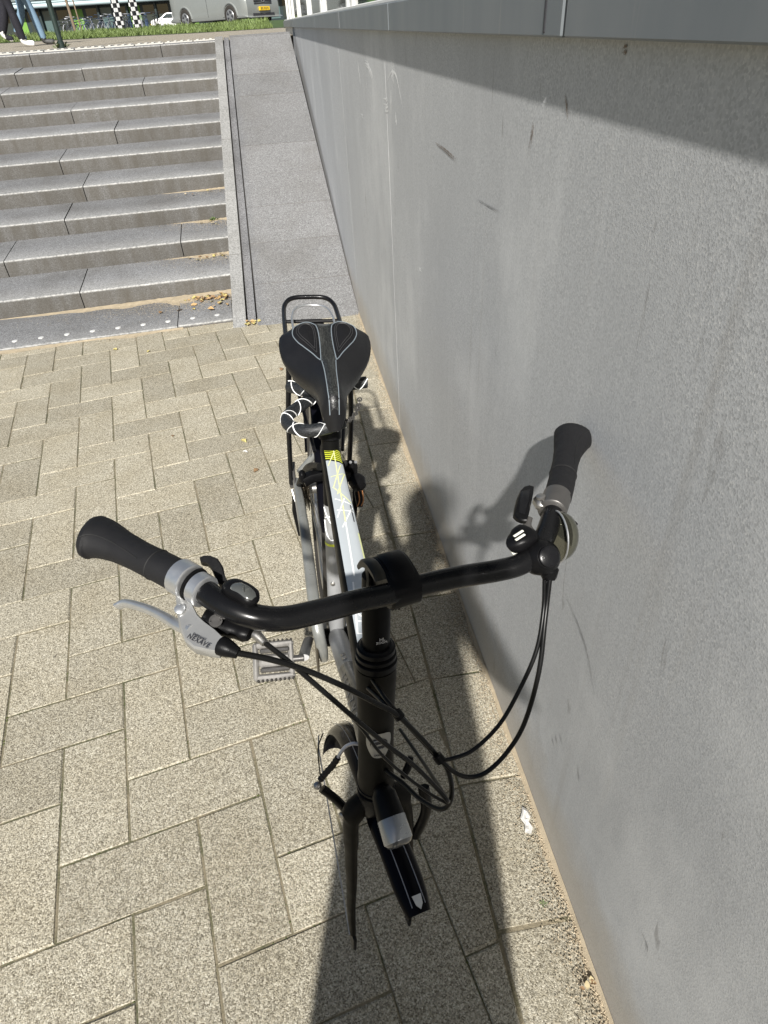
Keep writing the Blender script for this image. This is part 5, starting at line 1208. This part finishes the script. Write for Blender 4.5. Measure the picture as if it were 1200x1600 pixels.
def litter(name, label, n, where, mats, smin, smax):
    mb = MB()
    for q in range(n):
        c = where(rl); v, f = leaf_mesh(rl.uniform(smin, smax), rl); M = Matrix.Translation(c) @ Matrix.Rotation(rl.uniform(0, 6.28), 4, 'Z') @ Matrix.Rotation(rl.uniform(-.5, .5), 4, 'X'); mb.add(place(v, M), f, rl.choice(range(len(mats))))
    o = build(name, mb, mats, None, 60); tag(o, label, 'leaves', kind='stuff')
def w1(r_):
    s_ = abs(r_.gauss(0, .13))+.02; d = .455-abs(r_.gauss(0, .11)); d = max(.12, d); P0 = V3((ST_X, 3.83, 0))+sdir*s_+sback*d; return Vector((P0[0], P0[1], .020+.012*d+r_.random()*.014*max(0, 1-s_*3)))
litter('leaf_litter', 'heap of yellow and brown leaves in the corner of stairs and ramp', 55, w1, [M_LEAFY, M_LEAFB, M_LEAFB, simple('tan_leaf', (.45, .30, .14), .8)], .018, .045)
def w2(r_): i = r_.choice((1, 1, 2, 3)); P0 = V3((ST_X+KD*i*ST_T, ST_Y+i*ST_T, 0))+sdir*(abs(r_.gauss(0, .12))+.015)+sback*(.40-abs(r_.gauss(0, .08))); return Vector((P0[0], P0[1], i*ST_R+ST_U*.9+.004))
litter('step_leaves', 'a few dry leaves along the ramp side of the lower steps', 26, w2, [M_LEAFY, M_LEAFB, M_SAND], .012, .032)
def w3(r_): return Vector((XB+.03+r_.gauss(0, .018), ST_Y-.19+abs(r_.gauss(0, .035)), .012))
litter('groove_leaves', 'pale leaves caught at the lower end of the ramp groove', 18, w3, [M_LEAFY, simple('tan_leaf', (.45, .30, .14), .8)], .014, .03)
def w4(r_): return Vector((WX-.012-abs(r_.gauss(0, .012)), .30+r_.gauss(0, .02), .008))
litter('wall_foot_debris', 'dry stalks and leaves gathered against the foot of the wall', 4, w4, [M_LEAFB, simple('straw', (.5, .42, .25), .8)], .008, .016)
# blown sand: low irregular drifts along the wall and on the lower treads
def drift(path, wfun, hfun, name, label, n=90, m_=8, side=(-1, 0)):
    v = []; f = []; sd3 = V3((*side, 0))
    for i in range(n+1):
        p, w = path(i/n), wfun(i/n)
        w *= .45+1.0*max(0, noise.noise((i*.11, 3.7, 1))+.45)
        for k in range(m_+1):
            t_ = k/m_; q = p+sd3*w*t_; v.append((q[0], q[1], q[2]+hfun(i/n)*(1-t_)**1.5*(1+.5*noise.noise((i*.9, k*.8, 5)))-.0025*t_))
    for i in range(n):
        for k in range(m_): a = i*(m_+1)+k; f.append((a, a+1, a+m_+2, a+m_+1))
    o = build(name, (v, f), M_SAND, None, 60); tag(o, label, 'sand', kind='stuff')
drift(lambda t: V3((WX-.001, -.2+3.95*t, .0005)), lambda t: .010+.006*math.sin(t*40)**2, lambda t: .005, 'sand_drift', 'thin line of pale sand blown along the foot of the wall', 240)
drift(lambda t: V3((ST_X, ST_Y+ST_T-.004, .022))+sdir*(.005+1.5*t)+sback*0, lambda t: .13*(1-t)+.012, lambda t: .012*(1-t)+.002, 'sand_drift', 'sand heaped under the lowest riser beside the ramp', 70, side=(math.sin(ST_ROT), -1))
for i in (1, 2, 3):
    drift(lambda t: V3((ST_X+KD*i*ST_T, ST_Y+(i+1)*ST_T-.002, i*ST_R+ST_U-.002))+sdir*(.004+.5*t), lambda t: (.11-.02*i)*(1-t), lambda t: .007*(1-t), 'sand_drift', ['', 'sand patch on the first tread beside the ramp', 'sand patch on the second tread beside the ramp', 'sand patch on the third tread beside the ramp'][i], 40, side=(0, -1))
drift(lambda t: V3((ST_X, 3.826, .0005))+sdir*(.3+3.5*t), lambda t: .028+.014*math.sin(t*31), lambda t: .004, 'sand_drift', 'reddish sand along the front edge of the studded slab', 160, side=(0, -1))
# loose grains lying beyond the drifts
rgz = random.Random(77); mb = MB(); MSG = [M_SAND, simple('sand_grain_pale', (.55, .46, .33), .9), simple('sand_grain_dark', (.27, .22, .15), .9)]
def grain(x, y, z):
    s_ = rgz.uniform(.0008, .0022); a = rgz.uniform(0, 6.28); mb.add([(x+s_*math.cos(a+k*2.1), y+s_*math.sin(a+k*2.1), z) for k in range(3)]+[(x, y, z+s_*1.1)], [(0, 1, 3), (1, 2, 3), (2, 0, 3)], rgz.randrange(3))
for q in range(9000):
    y = .1+3.7*rgz.random()**1.5; d = abs(rgz.gauss(0, .030))*(.5+1.2*max(0, noise.noise((y*3.1, .4, 7))+.4)); grain(WX-.002-d, y, .0008)
for q in range(3500):
    s_ = abs(rgz.gauss(0, .45)); d = .455-abs(rgz.gauss(0, .12)); P0 = V3((ST_X, 3.83, 0))+sdir*s_+sback*max(.02, d); grain(P0[0], P0[1], .0145+.012*max(0, d)/.5)
for q in range(3500):
    s_ = rgz.uniform(.1, 3.6); P0 = V3((ST_X, 3.826, 0))+sdir*s_-sback*abs(rgz.gauss(0, .05)); grain(P0[0], P0[1], .0008)
for q in range(2600):
    i = rgz.choice((1, 1, 1, 2, 2, 3)); s_ = abs(rgz.gauss(0, .22)); d = .42-abs(rgz.gauss(0, .10)); P0 = V3((ST_X+KD*i*ST_T, ST_Y+i*ST_T, 0))+sdir*s_+sback*max(.03, d); grain(P0[0], P0[1], i*ST_R+ST_U*max(0, d)/.42+.003)
o = build('sand_grains', mb, MSG, None, 0); tag(o, 'loose sand grains scattered along wall foot and lower steps', 'sand', kind='stuff')
# weeds
def weed(px, py, z, s_, label, n=26, at=None):
    c = at if at is not None else atz(px, py, z); mb = MB(); rr = random.Random(int(px))
    for q in range(n):
        a = rr.uniform(0, 6.28); l_ = s_*rr.uniform(.5, 1.2); d = np.array([math.cos(a), math.sin(a), rr.uniform(.4, 1.3)]); d /= np.linalg.norm(d); b0 = np.array([rr.gauss(0, s_*.25), rr.gauss(0, s_*.25), 0]); sdv = np.cross(d, (0, 0, 1)); sdv /= np.linalg.norm(sdv); w = s_*.10
        mb.add([b0-sdv*w*.3, b0+sdv*w*.3, b0+d*l_*.6+sdv*w, b0+d*l_*.6-sdv*w, b0+d*l_-np.array([0, 0, l_*.2])], [(0, 1, 2, 3), (3, 2, 4)])
    o = build('weed', mb, M_WEED, None, 0); o.location = c; tag(o, label, 'weed')
c = V3((ST_X+KD*2*ST_T, ST_Y+3*ST_T-.02, 2*ST_R+ST_U))+sdir*.12; weed(342, 0, 0, .045, 'small green weed growing on a tread beside the ramp', at=c)
weed(848, 1412, .0, .008, 'tiny green weed in the paving joint beside the wall', 14)
c = aty(110, 68, 9.8); weed(111, 0, 0, .12, 'tuft of green weeds around the foot of the dark green post', 40, at=(c[0]-.10, 9.75, gz(c[0], 9.75)))
# moss in the joints near the front of the bicycle
rm = random.Random(4); mb = MB()
for q in range(900):
    i = rm.randrange(-9, 5); j = rm.randrange(-1, 9); onb = rm.random() < .75
    a, b_ = (PHA+(i+rm.random())*UA, PHB+j*UB) if onb else (PHA+i*UA, PHB+(j+rm.random())*UB)
    if noise.noise((a*6, b_*6, 2.2)) < .12: continue
    p = ea*a+eb*b_+np.array([rm.gauss(0, .0014), rm.gauss(0, .0014)])
    if p[0] > BX: continue
    s_ = rm.uniform(.002, .0048); z = -.0045
    mb.add([(p[0]+s_*math.cos(k*1.57+q), p[1]+s_*math.sin(k*1.57+q), z) for k in range(4)]+[(p[0], p[1], z+s_*.9)], [(0, 1, 4), (1, 2, 4), (2, 3, 4), (3, 0, 4)])
o = build('moss', mb, simple('moss_green', (.07, .085, .025), .95), None, 0); tag(o, 'dots of dark green moss in the paving joints', 'moss', kind='stuff')
